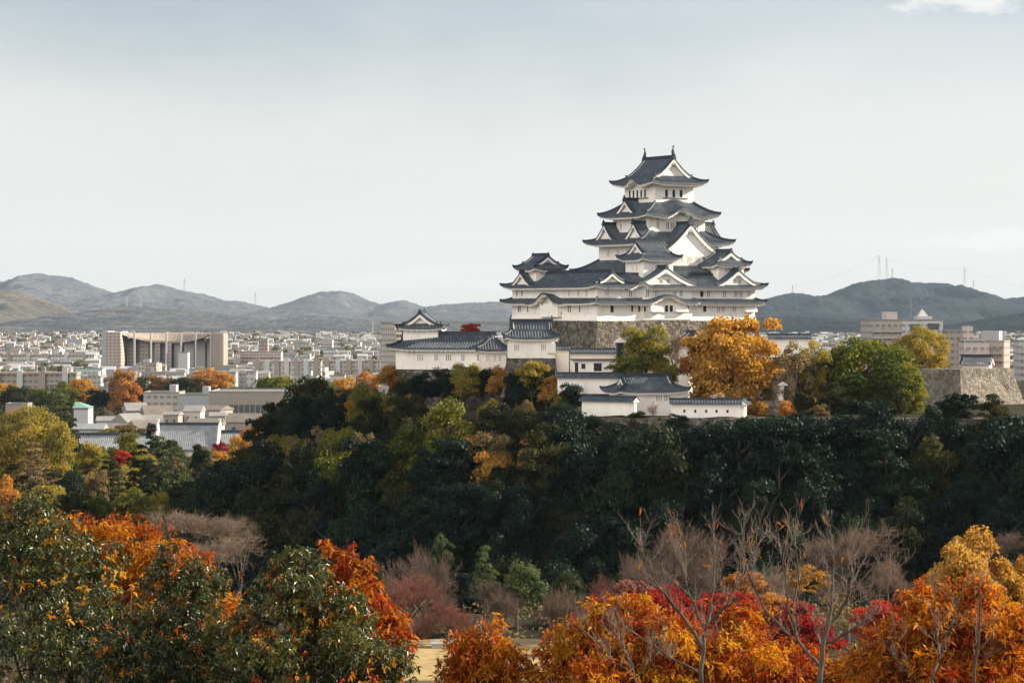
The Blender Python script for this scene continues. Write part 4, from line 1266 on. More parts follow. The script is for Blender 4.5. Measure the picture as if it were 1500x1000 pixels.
# ------------------------------------------------------------------ the town on the plain
def facade(name, wall, glass, fl=3.2, bay=3.0, lo=0.35, hi=0.75, wlo=0.15, whi=0.8):
    """wall with rows of windows set out in the building's own metres"""
    m, t, b = newmat(name)
    c = t.nodes.new("ShaderNodeTexCoord")
    sx = t.nodes.new("ShaderNodeSeparateXYZ")
    t.links.new(c.outputs['Object'], sx.inputs[0])
    def frac(sock, per):
        d = node(t, "ShaderNodeMath", operation='DIVIDE'); d.inputs[1].default_value = per
        t.links.new(sock, d.inputs[0])
        f = node(t, "ShaderNodeMath", operation='FRACT'); t.links.new(d.outputs[0], f.inputs[0])
        return f.outputs[0]
    def between(sock, a, bb):
        g = node(t, "ShaderNodeMath", operation='GREATER_THAN'); g.inputs[1].default_value = a
        l_ = node(t, "ShaderNodeMath", operation='LESS_THAN'); l_.inputs[1].default_value = bb
        t.links.new(sock, g.inputs[0]); t.links.new(sock, l_.inputs[0])
        mm = node(t, "ShaderNodeMath", operation='MULTIPLY')
        t.links.new(g.outputs[0], mm.inputs[0]); t.links.new(l_.outputs[0], mm.inputs[1])
        return mm.outputs[0]
    ad = node(t, "ShaderNodeMath", operation='ADD')
    t.links.new(sx.outputs[0], ad.inputs[0]); t.links.new(sx.outputs[1], ad.inputs[1])
    wz = between(frac(sx.outputs[2], fl), lo, hi)
    wx = between(frac(ad.outputs[0], bay), wlo, whi)
    g = t.nodes.new("ShaderNodeNewGeometry")
    sn = t.nodes.new("ShaderNodeSeparateXYZ"); t.links.new(g.outputs['Normal'], sn.inputs[0])
    up = node(t, "ShaderNodeMath", operation='LESS_THAN'); up.inputs[1].default_value = 0.5
    t.links.new(sn.outputs[2], up.inputs[0])
    m1 = node(t, "ShaderNodeMath", operation='MULTIPLY'); t.links.new(wz, m1.inputs[0]); t.links.new(wx, m1.inputs[1])
    m2 = node(t, "ShaderNodeMath", operation='MULTIPLY'); t.links.new(m1.outputs[0], m2.inputs[0]); t.links.new(up.outputs[0], m2.inputs[1])
    n = node(t, "ShaderNodeTexNoise", Scale=0.15, Detail=5)
    t.links.new(c.outputs['Object'], n.inputs['Vector'])
    r = ramp(t, n.outputs['Fac'], [(0.3, tuple(v * 0.86 for v in wall)), (0.7, wall)])
    mx = t.nodes.new("ShaderNodeMixRGB")
    mx.inputs['Color2'].default_value = (*glass, 1)
    t.links.new(m2.outputs[0], mx.inputs['Fac']); t.links.new(r.outputs[0], mx.inputs['Color1'])
    t.links.new(mx.outputs[0], b.inputs['Base Color'])
    b.inputs['Roughness'].default_value = 0.7
    return m

WALLS = {'white': (0.50, 0.485, 0.465), 'pale grey': (0.34, 0.335, 0.33), 'cream': (0.40, 0.36, 0.31), 'beige': (0.31, 0.265, 0.225), 'brownish': (0.33, 0.26, 0.22), 'grey': (0.36, 0.37, 0.38), 'pale green': (0.42, 0.50, 0.44), 'pinkish': (0.55, 0.46, 0.42)}
FAC = {k: facade('facade_' + k.replace(' ', '_'), v, tuple(q * 0.48 for q in v)) for k, v in WALLS.items()}
PLAIN = {k: mat_noise('wall_' + k.replace(' ', '_'), [(0.3, tuple(q * 0.88 for q in v)), (0.7, v)], scale=0.3, rough=0.8) for k, v in WALLS.items()}
M['roofgrey'] = mat_noise('flat_roof', [(0.3, (0.17, 0.165, 0.16)), (0.7, (0.26, 0.25, 0.24))], scale=0.2, rough=0.85)
M['roofbrown'] = mat_noise('brown_metal_roof', [(0.3, (0.13, 0.11, 0.095)), (0.7, (0.20, 0.175, 0.155))], scale=0.3, rough=0.6)
M['roofgreen'] = mat_noise('green_copper_roof', [(0.3, (0.13, 0.26, 0.22)), (0.7, (0.20, 0.34, 0.29))], scale=0.3, rough=0.6)
M['glassdark'] = mat_noise('dark_glass', [(0.3, (0.05, 0.06, 0.07)), (0.7, (0.10, 0.11, 0.12))], scale=0.3, rough=0.2, spec=0.6)
M['louvre'] = mat_noise('brown_louvres', [(0.35, (0.20, 0.155, 0.13)), (0.5, (0.30, 0.24, 0.20)), (0.65, (0.38, 0.31, 0.27))], scale=0.35, rough=0.7, stretch=(3, 3, 0.05))

def block(px0, px1, top, Y, depth, col, label, name='town_block', group=None, rz=0.0, plain=False, extra=True, cat='building', z0=None, seed=None):
    """flat roofed building seen between two photo columns; front at distance Y"""
    x0, x1 = (px0 - 750) / F * Y, (px1 - 750) / F * Y
    W = x1 - x0
    zt = CAMZ - (top - HZ) / F * Y
    g = hgt((x0 + x1) / 2, Y) - 0.5 if z0 is None else z0
    H = max(3.0, zt - g)
    rnd = random.Random(seed or int(px0 * 13 + Y))
    B = thing(name, ((x0 + x1) / 2, Y + depth / 2, g), rz, label, cat, group)
    m = MB(); m.box(-W / 2, W / 2, -depth / 2, depth / 2, 0, H)
    m.build('wall', [(PLAIN if plain else FAC)[col]], B)
    p = MB()
    t_ = min(0.4, W * 0.05)
    p.box(-W / 2 - 0.08, W / 2 + 0.08, -depth / 2 - 0.08, -depth / 2 + t_, H, H + 0.7)
    p.box(-W / 2 - 0.08, W / 2 + 0.08, depth / 2 - t_, depth / 2 + 0.08, H, H + 0.7)
    p.box(-W / 2 - 0.08, -W / 2 + t_, -depth / 2 + t_, depth / 2 - t_, H, H + 0.7)
    p.box(W / 2 - t_, W / 2 + 0.08, -depth / 2 + t_, depth / 2 - t_, H, H + 0.7)
    p.box(-W / 2 + t_, W / 2 - t_, -depth / 2 + t_, depth / 2 - t_, H, H + 0.1)
    p.build('roof', ['roofgrey'], B)
    if extra and W > 6:
        a = rnd.uniform(-0.3, 0.2) * W
        q = MB(); q.box(a, a + W * rnd.uniform(0.12, 0.3), -depth * 0.2, depth * 0.2, H + 0.1, H + rnd.uniform(2.0, 4.0)); q.build('rooftop_hut', [PLAIN[rnd.choice(['white', 'pale grey', col])]], B)
    return B

# far rows of flat roofed blocks, thinning out towards the hills
rt = random.Random(99)
zones = [(1500, 1850, 34, 553, 566, 'in the near edge of town'), (1900, 2500, 52, 536, 550, 'in the middle of town'), (2600, 3200, 52, 524, 536, 'in the far part of town'), (3300, 4200, 52, 508, 522, 'near the hill foot')]
cols = ['white', 'white', 'pale grey', 'pale grey', 'cream', 'beige', 'grey', 'pinkish', 'pale green', 'brownish']
taken = [(146, 336, 2000, 2300)]
for Ya, Yb, n, ta, tb, where in zones:
    for i in range(n):
        Y = rt.uniform(Ya, Yb)
        px = -10 + (600) * (i + rt.uniform(0.1, 0.9)) / n
        wpx = rt.uniform(10, 30) * (2400 / Y) ** 0.5
        gpx = HZ + 50 / Y * F
        top = gpx - rt.choice([5, 6, 7, 8, 10, 13]) * 2000 / Y * rt.uniform(0.8, 1.3)
        if 150 < px < 335 and Y > 1900 and Y < 2600:
            continue
        c = rt.choice(cols)
        block(px - wpx / 2, px + wpx / 2, top, Y, rt.uniform(12, 26), c, f'{c} flat-roofed block {where}', group='town blocks below the hills', rz=rt.uniform(-0.25, 0.25), extra=rt.random() < 0.5, seed=i + int(Y))
    for i in range(10 if Ya > 1900 else 3):
        Y = rt.uniform(Ya, Yb)
        px = rt.uniform(1115, 1500)
        wpx = rt.uniform(9, 20)
        gpx = HZ + 50 / Y * F
        c = rt.choice(cols)
        block(px - wpx / 2, px + wpx / 2, gpx - rt.uniform(6, 18) * 2000 / Y, Y, 16, c, f'{c} flat-roofed block {where}, beyond the castle', group='town blocks below the hills', seed=i + 500)
# countless small roofs and walls of the far town: one mass
def town_mass():
    rng = random.Random(5)
    m = MB()
    for i in range(4200):
        Y = rng.uniform(1650, 4300) if i % 3 else rng.uniform(4300, 5400)
        px = rng.uniform(-180, 1680)
        if 150 < px < 335 and 2000 < Y < 2400:
            continue
        x = (px - 750) / F * Y
        g = hgt(x, Y) - 0.3
        if rng.random() < 0.5 and Y > 3000: x += rng.gauss(0, 15)
        w_, d_, h_ = rng.uniform(5, 13), rng.uniform(6, 14), rng.choice([4, 5, 6, 6, 7, 9])
        m.box(x - w_ / 2, x + w_ / 2, Y - d_ / 2, Y + d_ / 2, g, g + h_, rng.randrange(4))
        if rng.random() < 0.7:
            r = rng.uniform(0.25, 0.45) * d_ * 0.6
            b = [(x - w_ / 2 - .4, Y - d_ / 2 - .4, g + h_ + .02), (x + w_ / 2 + .4, Y - d_ / 2 - .4, g + h_ + .02), (x + w_ / 2 + .4, Y + d_ / 2 + .4, g + h_ + .02), (x - w_ / 2 - .4, Y + d_ / 2 + .4, g + h_ + .02)]
            t_ = [(x - w_ / 2, Y - .1, g + h_ + r), (x + w_ / 2, Y - .1, g + h_ + r), (x + w_ / 2, Y + .1, g + h_ + r), (x - w_ / 2, Y + .1, g + h_ + r)]
            m.frustum(b, t_, 4 + rng.randrange(3))
    o = m.build('far_town', [PLAIN['pale grey'], PLAIN['pale grey'], PLAIN['cream'], PLAIN['beige'], M['roofgrey'], M['roofbrown'], PLAIN['grey']])
    structure(o, 'stuff')
town_mass()
# belts of trees between the far roofs
def wood(name, spots, leaf, n_per, seed):
    rng = np.random.default_rng(seed)
    V, T_ = [], []
    for (x, y, r, h) in spots:
        cl = []
        g = hgt(x, y)
        for _ in range(n_per):
            a = rng.uniform(0, 6.283); q = r * rng.random() ** 0.5
            cl.append((x + math.cos(a) * q, y + math.sin(a) * q, g + h * rng.uniform(0.25, 0.8), h * rng.uniform(0.28, 0.42)))
        v, t = clump_cloud(cl, 60, h * 0.16, rng, 0.9)
        V.append(v); T_.append(t)
    me = np_mesh(name, np.concatenate(V), 4, np.concatenate(T_), LM[leaf])
    structure(link(name, me), 'stuff')
sp = []
for i in range(900):
    Y = rt.uniform(1650, 4300) if i % 2 else rt.uniform(4000, 5600)
    px = rt.uniform(-180, 1680)
    if 150 < px < 335 and 2000 < Y < 2350: continue
    sp.append(((px - 750) / F * Y, Y, rt.uniform(8, 26), rt.uniform(6, 10)))
LM['haze_green'] = leaf_mat('town_tree_leaves', [(0.05, 0.06, 0.035), (0.09, 0.095, 0.05), (0.15, 0.125, 0.06)], 0.3, 0.6)
wood('far_woods', sp, 'haze_green', 8, 3)

# long white apartment slab with a brown roof line
def slab(px0, px1, top, bot, Y, depth, label, n_stair, col='white'):
    x0, x1 = (px0 - 750) / F * Y, (px1 - 750) / F * Y
    W = x1 - x0
    z0 = hgt((x0 + x1) / 2, Y) - 0.5
    H = CAMZ - (top - HZ) / F * Y - z0
    B = thing('apartment_slab', ((x0 + x1) / 2, Y + depth / 2, z0), 0, label, 'apartment block')
    m = MB(); m.box(-W / 2, W / 2, -depth / 2, depth / 2, 0, H); m.build('wall', [FAC[col]], B)
    m = MB(); m.box(-W / 2 - .3, W / 2 + .3, -depth / 2 - .6, depth / 2 + .3, H, H + 1.1); m.build('roof', [M['louvre']], B)
    for i in range(n_stair):
        x = -W / 2 + W * (i + 0.5) / n_stair
        m = MB(); m.box(x - 1.6, x + 1.6, -depth / 2 - 1.2, -depth / 2 + 0.1, 0, H + (1.9 if i % 3 else 3.4)); m.build('stair_tower', [PLAIN['white' if i % 2 else 'beige']], B)
        for k in range(1, int(H / 3.2)):
            if i % 2 == 0:
                q = MB(); q.box(x + 3, x + 3 + W / n_stair * 0.45, -depth / 2 - 1.0, -depth / 2, k * 3.2, k * 3.2 + 1.0); q.build('balcony', [PLAIN['cream']], B)
    return B
slab(370, 470, 531, 552, 1750, 12, 'long white apartment slab with brown roof line, behind the museum trees', 7)
slab(471, 584, 530, 550, 1850, 12, 'second long white apartment slab, ending behind the castle storehouse', 7, 'cream')
slab(0, 138, 521, 537, 2300, 14, 'long low white block with small windows on the plain beside the concave hall', 5)
slab(-20, 112, 548, 570, 1450, 14, 'low beige block behind the yellow trees, with a stepped roof', 4, 'beige')

def tower(px0, px1, top, Y, depth, col, label, rz=0.0, balc=True, name='apartment_tower', z0=None, group='apartment towers'):
    x0, x1 = (px0 - 750) / F * Y, (px1 - 750) / F * Y
    W = x1 - x0
    g = hgt((x0 + x1) / 2, Y) - 0.5 if z0 is None else z0
    H = CAMZ - (top - HZ) / F * Y - g
    B = thing(name, ((x0 + x1) / 2, Y + depth / 2, g), rz, label, 'apartment block', group)
    m = MB(); m.box(-W / 2, W / 2, -depth / 2, depth / 2, 0, H); m.build('wall', [FAC[col]], B)
    m = MB(); m.box(-W / 2 - .2, W / 2 + .2, -depth / 2 - .2, depth / 2 + .2, H, H + 0.8); m.build('roof', ['roofgrey'], B)
    if balc:
        nf = int(H / 3.1)
        for k in range(max(1, nf - 11), nf):
            m = MB()
            m.box(-W / 2 + 0.4, W / 2 - 0.4, -depth / 2 - 1.3, -depth / 2 - 1.15, k * 3.1, k * 3.1 + 1.15)
            m.box(-W / 2 + 0.4, W / 2 - 0.4, -depth / 2 - 1.15, -depth / 2, k * 3.1 - 0.1, k * 3.1 + 0.1)
            for q in range(4):
                x = -W / 2 + 0.4 + (W - 0.8) * q / 3
                m.box(x - 0.12, x + 0.12, -depth / 2 - 1.1, -depth / 2, k * 3.1 + 0.1, k * 3.1 + 2.9)
            m.build('balcony', [PLAIN[col]], B)
    return B, W, H
tower(566, 584, 474, 1500, 18, 'cream', 'tall cream balcony tower just behind the corner turret', rz=0.5)
tower(379, 392, 497, 2300, 14, 'brownish', 'narrow brown tower among the white roofs of the plain', balc=False)
tower(352, 412, 516, 2200, 16, 'pinkish', 'broad pinkish block at the foot of the narrow brown tower')
tower(470, 487, 498, 2900, 16, 'white', 'slim white tower behind the long apartment slabs')
tower(474, 492, 513, 2500, 14, 'pale green', 'pale green block in front of the slim white tower', balc=False)
tower(310, 345, 546, 1650, 16, 'grey', 'grey stepped block right of the concave hall')
tower(361, 375, 545, 1500, 10, 'white', 'small bright white block behind the museum roof', balc=False)
B, W, H = tower(1271, 1318, 470, 1250, 18, 'cream', 'cream apartment block with barred balconies, behind the domed green tree', rz=0.15)
m = MB(); m.box(W * 0.1, W * 0.45, -4, 4, H + 0.8, H + 4.4); m.build('rooftop_hut', [PLAIN['pinkish']], B)
B, W, H = tower(1318, 1379, 470, 1300, 20, 'white', 'white apartment block with pyramid roof hut and antenna', rz=0.1, balc=False)
for x0, x1, za, zb in ((-6.5, -1.5, H - 5, H - 1.6), (2.5, 8.5, H - 4.5, H - 1.2)):
    m = MB(); m.box(x0, x1, -10.06, -9.5, za, zb); m.build('loggia', ['glassdark'], B)
m = MB(); m.box(-1.5, 6.0, -6, 2, H + .8, H + 2.4); m.frustum([(-0.5, -4, H + 2.4), (4.5, -4, H + 2.4), (4.5, 1, H + 2.4), (-0.5, 1, H + 2.4)], [(1.9, -1.6, H + 6), (2.1, -1.6, H + 6), (2.1, -1.4, H + 6), (1.9, -1.4, H + 6)])
m.build('pyramid_hut', [PLAIN['white']], B)
m = MB(); m.tube([(-3.4, 0, H), (-3.4, 0, H + 11)], 0.16, 5); m.build('antenna', ['metal'], B)
B, W, H = tower(1387, 1424, 486, 1280, 14, 'beige', 'plain beige block with a pinkish stair tower, beside the white one', balc=False)
m = MB(); m.box(W / 2 - 4.5, W / 2 + 0.4, -7.3, -3, 0, H + 3); m.build('stair_tower', [FAC['pinkish']], B)
B, W, H = tower(1412, 1449, 501, 1150, 14, 'pinkish', 'low pinkish apartment block with long balconies above the stone bastion', rz=0.0)
B, W, H = tower(1449, 1480, 501, 1170, 16, 'beige', 'beige apartment block with corner balconies above the stone bastion', rz=-0.35)
m = MB(); m.box(-6, 2, -5, 4, H + .8, H + 5.0); m.build('rooftop_hut', [PLAIN['pale grey']], B)
tower(1493, 1520, 501, 1200, 14, 'white', 'white balcony block cut by the edge of the view')

# the big concave hall
def hall():
    Y = 2150.0
    X = lambda px: (px - 750) / F * Y
    Zp = lambda py: CAMZ - (py - HZ) / F * Y
    g = hgt(X(240), Y)
    ox = X(240)
    B = thing('concave_hall', (ox, Y, g), 0, 'huge brown hall with a sagging roof edge carried by slim white columns', 'hall')
    r = lambda px: X(px) - ox
    zz = lambda py: Zp(py) - g
    m = MB(); m.box(r(159), r(180), -14, 30, 0, zz(486)); m.build('end_tower', [facade('hall_tower', (0.42, 0.34, 0.29), (0.20, 0.17, 0.16), 2.6, 3.2, 0.2, 0.7, 0.2, 0.85)], B)
    m = MB(); m.box(r(150), r(159), -4, 34, 0, zz(485)); m.build('stair_core', [PLAIN['grey']], B)
    m = MB(); m.box(r(312), r(328.6), -14, 26, 0, zz(488)); m.build('end_tower', ['louvre'], B)
    for q in (311.5, 329.2):
        m = MB(); m.box(r(q) - 0.7, r(q) + 0.7, -14.6, -13.2, 0, zz(486)); m.build('white_pier', [PLAIN['cream']], B)
    # curved roof band
    n = 28
    top, bot, topb, botb = [], [], [], []
    m = MB()
    P = []
    for i in range(n + 1):
        t = i / n
        px = 180 + (311 - 180) * t
        sag = 4 * t * (1 - t)
        pyb = 490 + 13.5 * sag - 1.0 * t
        yy = -6 + 24 * sag
        P.append([(r(px), yy, zz(pyb - 3.2)), (r(px), yy, zz(pyb)), (r(px), 30, zz(pyb)), (r(px), 30, zz(487.5)), (r(px), yy + 9, zz(487.5 + 2 * sag)), (r(px), yy, zz(pyb - 3.2))])
    m.grid(P)
    m.build('curved_roof', ['louvre'], B)
    for px in (199, 223, 245.5, 267, 288.5):
        t = (px - 180) / 131
        sag = 4 * t * (1 - t)
        m = MB(); m.box(r(px) - 0.75, r(px) + 0.75, -9, -7.6, 0, zz(487)); m.build('column', [PLAIN['white']], B)
    m = MB(); m.box(r(180), r(312), 27, 30, 0, zz(496)); m.build('rear_wall', [PLAIN['grey']], B)
    for a, b_ in ((181, 191), (200, 213), (222, 230), (242, 247)):
        m = MB(); m.box(r(a), r(b_), 18, 26.9, 0, zz(500)); m.build('office_bay', [FAC['cream']], B)
    for a, b_ in ((250, 262), (265, 279), (284, 296), (299, 310)):
        m = MB(); m.box(r(a), r(b_), 22, 26.9, 0, zz(498)); m.build('glass_bay', [PLAIN['pale grey']], B)
hall()
block(261, 275, 517, 2050, 12, 'white', 'plain white cube standing in front of the concave hall', plain=True, extra=False)
block(200, 232, 533, 1950, 20, 'cream', 'low cream block with a vaulted roof hut before the concave hall')
block(213, 229, 532, 1900, 14, 'brownish', 'brown block at the foot of the concave hall')
B = block(277, 306, 541, 1900, 30, 'grey', 'low grey sports hall with a shed roof before the concave hall', extra=False)
block(110, 150, 540, 1800, 16, 'pale green', 'pale greenish low block left of the concave hall')
block(484, 505, 551, 1550, 12, 'white', 'white metal shed behind the trees of the museum', plain=True, extra=False)

# museum, old town houses and the big tiled roof among the trees
def place(px, py, Y):
    return at(px, py, Y)
def house(px0, px1, eave, ridge, Y, depth, wall, roof, label, name='house', rz=0.0, hip=0.0, group='low houses before the museum', openings=2):
    x0, x1 = (px0 - 750) / F * Y, (px1 - 750) / F * Y
    W = x1 - x0
    g = hgt((x0 + x1) / 2, Y) - 0.4
    ze, zr = CAMZ - (eave - HZ) / F * Y - g, CAMZ - (ridge - HZ) / F * Y - g
    B = thing(name, ((x0 + x1) / 2, Y + depth / 2, g), rz, label, 'house', group)
    m = MB(); m.box(-W / 2 + .5, W / 2 - .5, -depth / 2 + .5, depth / 2 - .5, 0, ze + 0.1); m.build('wall', [PLAIN[wall]], B)
    m = MB()
    h = max(hip, 0.01) * W
    hx, hy = W / 2, depth / 2
    m.add([(-hx, -hy, ze), (hx, -hy, ze), (hx, hy, ze), (-hx, hy, ze), (-hx + h, 0, zr), (hx - h, 0, zr),
           (-hx, -hy, ze - .25), (hx, -hy, ze - .25), (hx, hy, ze - .25), (-hx, hy, ze - .25)],
          [(0, 1, 5, 4), (1, 2, 5), (2, 3, 4, 5), (3, 0, 4), (6, 7, 1, 0), (7, 8, 2, 1), (8, 9, 3, 2), (9, 6, 0, 3), (9, 8, 7, 6)])
    m.build('roof', [roof], B)
    for k in range(openings):
        x = -W / 2 + W * (k + 0.7) / (openings + 0.4)
        m = MB(); w_ = min(1.6, W * 0.12)
        m.box(x - w_ / 2, x + w_ / 2, -depth / 2 + .44, -depth / 2 + .7, ze * 0.35, ze * 0.8); m.build('window', ['glassdark'], B)
    return B
Ym = 1120
B = block(306, 434, 575, Ym, 40, 'beige', 'long flat beige museum building with a dark recessed ground floor', name='museum', plain=True, extra=False, cat='museum')
m = MB(); m.box(-18.3, 10.2, -20.06, -19.5, 4.0, 10.0); m.build('glass_front', ['glassdark'], B)
for i in range(12):
    m = MB(); m.box(-17.8 + i * 2.35, -17.45 + i * 2.35, -20.3, -20.06, 3.9, 10.0); m.build('post', [PLAIN['beige']], B)
m = MB(); m.box(10.2, 19.2, -21.5, -20.06, 0, 9.6); m.build('projecting_wing', [PLAIN['pinkish']], B)
m = MB(); m.box(-4, 2, -6, 2, 9.5 + 0, 10.2 + 2); m.build('rooftop_hut', [PLAIN['pale grey']], B)
block(210, 262, 576, 1180, 22, 'cream', 'cream two storey building with balcony openings beside the museum', name='town_house_block', cat='building')
block(262, 308, 579, 1160, 20, 'grey', 'grey windowless wing between the cream building and the museum', plain=True, name='town_house_block')
hs_ = [
    (178, 212, 601, 590, 1060, 12, 'cream', 'roofgrey', 'low house with grey sloping roof below the reddish tree', 0.3),
    (204, 248, 608, 594, 1040, 13, 'cream', 'roofbrown', 'low house with wide brownish roof, nearest the reddish tree', 0.3),
    (238, 264, 607, 603, 1010, 9, 'beige', 'roofgrey', 'small beige house with two windows before the cream building', -0.1),
    (268, 296, 602, 594, 1020, 12, 'pinkish', 'roofgrey', 'boxy pinkish house with a pale roof rim', -0.05),
    (296, 332, 600, 594, 1060, 14, 'beige', 'roofbrown', 'house with dark low eaves in front of the museum', -0.3),
    (304, 330, 609, 604, 1000, 10, 'cream', 'roofgrey', 'little cream house with grey roof, nearest the museum wing', 0.1),
    (138, 176, 616, 610, 990, 10, 'white', 'roofgrey', 'low white house with flat grey roof behind the bare shrub', 0.1),
    (168, 204, 618, 606, 980, 12, 'pinkish', 'roofgrey', 'pinkish gabled house in the middle of the low roofs', 0.7),
    (204, 236, 616, 608, 985, 10, 'beige', 'roofgrey', 'open sided beige shed house with a thin roof', 0.2),
    (272, 326, 622, 613, 930, 12, 'cream', 'roofbrown', 'long low house with pale roof right behind the big tiled roof', 0.0),
    (330, 380, 618, 606, 960, 16, 'beige', 'roofbrown', 'brown roofed house at the end of the low roofs by the wooded slope', -0.1),
    (100, 152, 628, 621, 960, 12, 'grey', 'shingle', 'grey house with long blueish roof beside the yellow trees', 0.0),
    (186, 236, 630, 616, 950, 14, 'beige', 'roofbrown', 'house with a brown slanting roof beside the white ridge of the tiled roof', 0.5),
]
for a, b_, e, r_, Y, d_, wl, rf_, lab, rz in hs_:
    house(a, b_, e, r_, Y, d_, wl, rf_, lab, rz=rz)
B = block(108, 129, 600, 1000, 12, 'white', 'white house side with a green copper roof behind the dark pine', name='house', plain=True, extra=False, cat='house')
Hh = CAMZ - (600 - HZ) / F * 1000 - hgt(-168, 1000) + 1.25
m = MB(); m.frustum([(-3.2, -6.6, Hh), (3.2, -6.6, Hh), (3.2, 6.6, Hh), (-3.2, 6.6, Hh)], [(-3.1, -1, Hh + 2.0), (-1.5, -1, Hh + 2.0), (-1.5, 1, Hh + 2.0), (-3.1, 1, Hh + 2.0)]); m.build('copper_roof', ['roofgreen'], B)
B = block(8, 40, 593, 1000, 10, 'brownish', 'low brown house under a thin green roof beside the dark pine', name='house', plain=True, extra=False, cat='house')

def tiled_roof(px0, px1, ridge, eave, Y, label, rz=0.0, verge=True):
    """large ribbed roof slope of a long hall, white verges at its ends"""
    x0, x1 = (px0 - 750) / F * Y, (px1 - 750) / F * Y
    W = x1 - x0
    g = hgt((x0 + x1) / 2, Y) - 0.4
    zr = CAMZ - (ridge - HZ) / F * Y - g
    ze = CAMZ - (eave - HZ) / F * (Y - 7) - g
    B = thing('tiled_hall', ((x0 + x1) / 2, Y, g), rz, label, 'hall', 'tiled halls among the trees')
    m = MB(); m.box(-W / 2 + 1, W / 2 - 1, -6, 6, 0, ze + 0.3); m.build('wall', ['plaster'], B)
    rf = Roof()
    pit = 0.62
    for sg in (-1, 1):
        P = []
        n = int(W / 0.155)
        for i in range(n + 1):
            x = -W / 2 + W * i / n
            rib = 0.10 * max(0.0, math.cos(2 * math.pi * x / pit)) ** 0.8
            P.append([(x, sg * 7.2, ze - .3)] + [(x, sg * 7.2 * (1 - k / 6), ze + (zr - ze) * (k / 6 * 0.8 + 0.2 * (k / 6) ** 2) + rib) for k in range(7)])
        rf.T.grid(P, flip=sg > 0)
    rf.build(B, 'shingle')
    m = MB(); m.box(-W / 2, W / 2, -0.35, 0.35, zr, zr + 0.8); m.build('ridge', ['ridge'], B)
    if verge:
        for sx in (-1, 1):
            m = MB()
            m.tube([(sx * W / 2, -7.4, ze + .5)] + [(sx * W / 2, -7.2 * (1 - k / 5), ze + (zr - ze) * (k / 5 * 0.8 + 0.2 * (k / 5) ** 2) + .35) for k in range(6)] + [(sx * W / 2, 0, zr + 2.0)], 0.55, 6)
            m.build('white_verge', ['plaster'], B)
    return B
tiled_roof(232, 322, 622, 658, 850, 'big grey ribbed roof with white end verges, catching the sun', verge=True)
tiled_roof(108, 222, 637, 660, 845, 'lower grey ribbed roof running off behind the pines', verge=False)
tiled_roof(323, 372, 633, 650, 870, 'short grey ribbed roof beyond the white verge, by the wooded slope', verge=False)

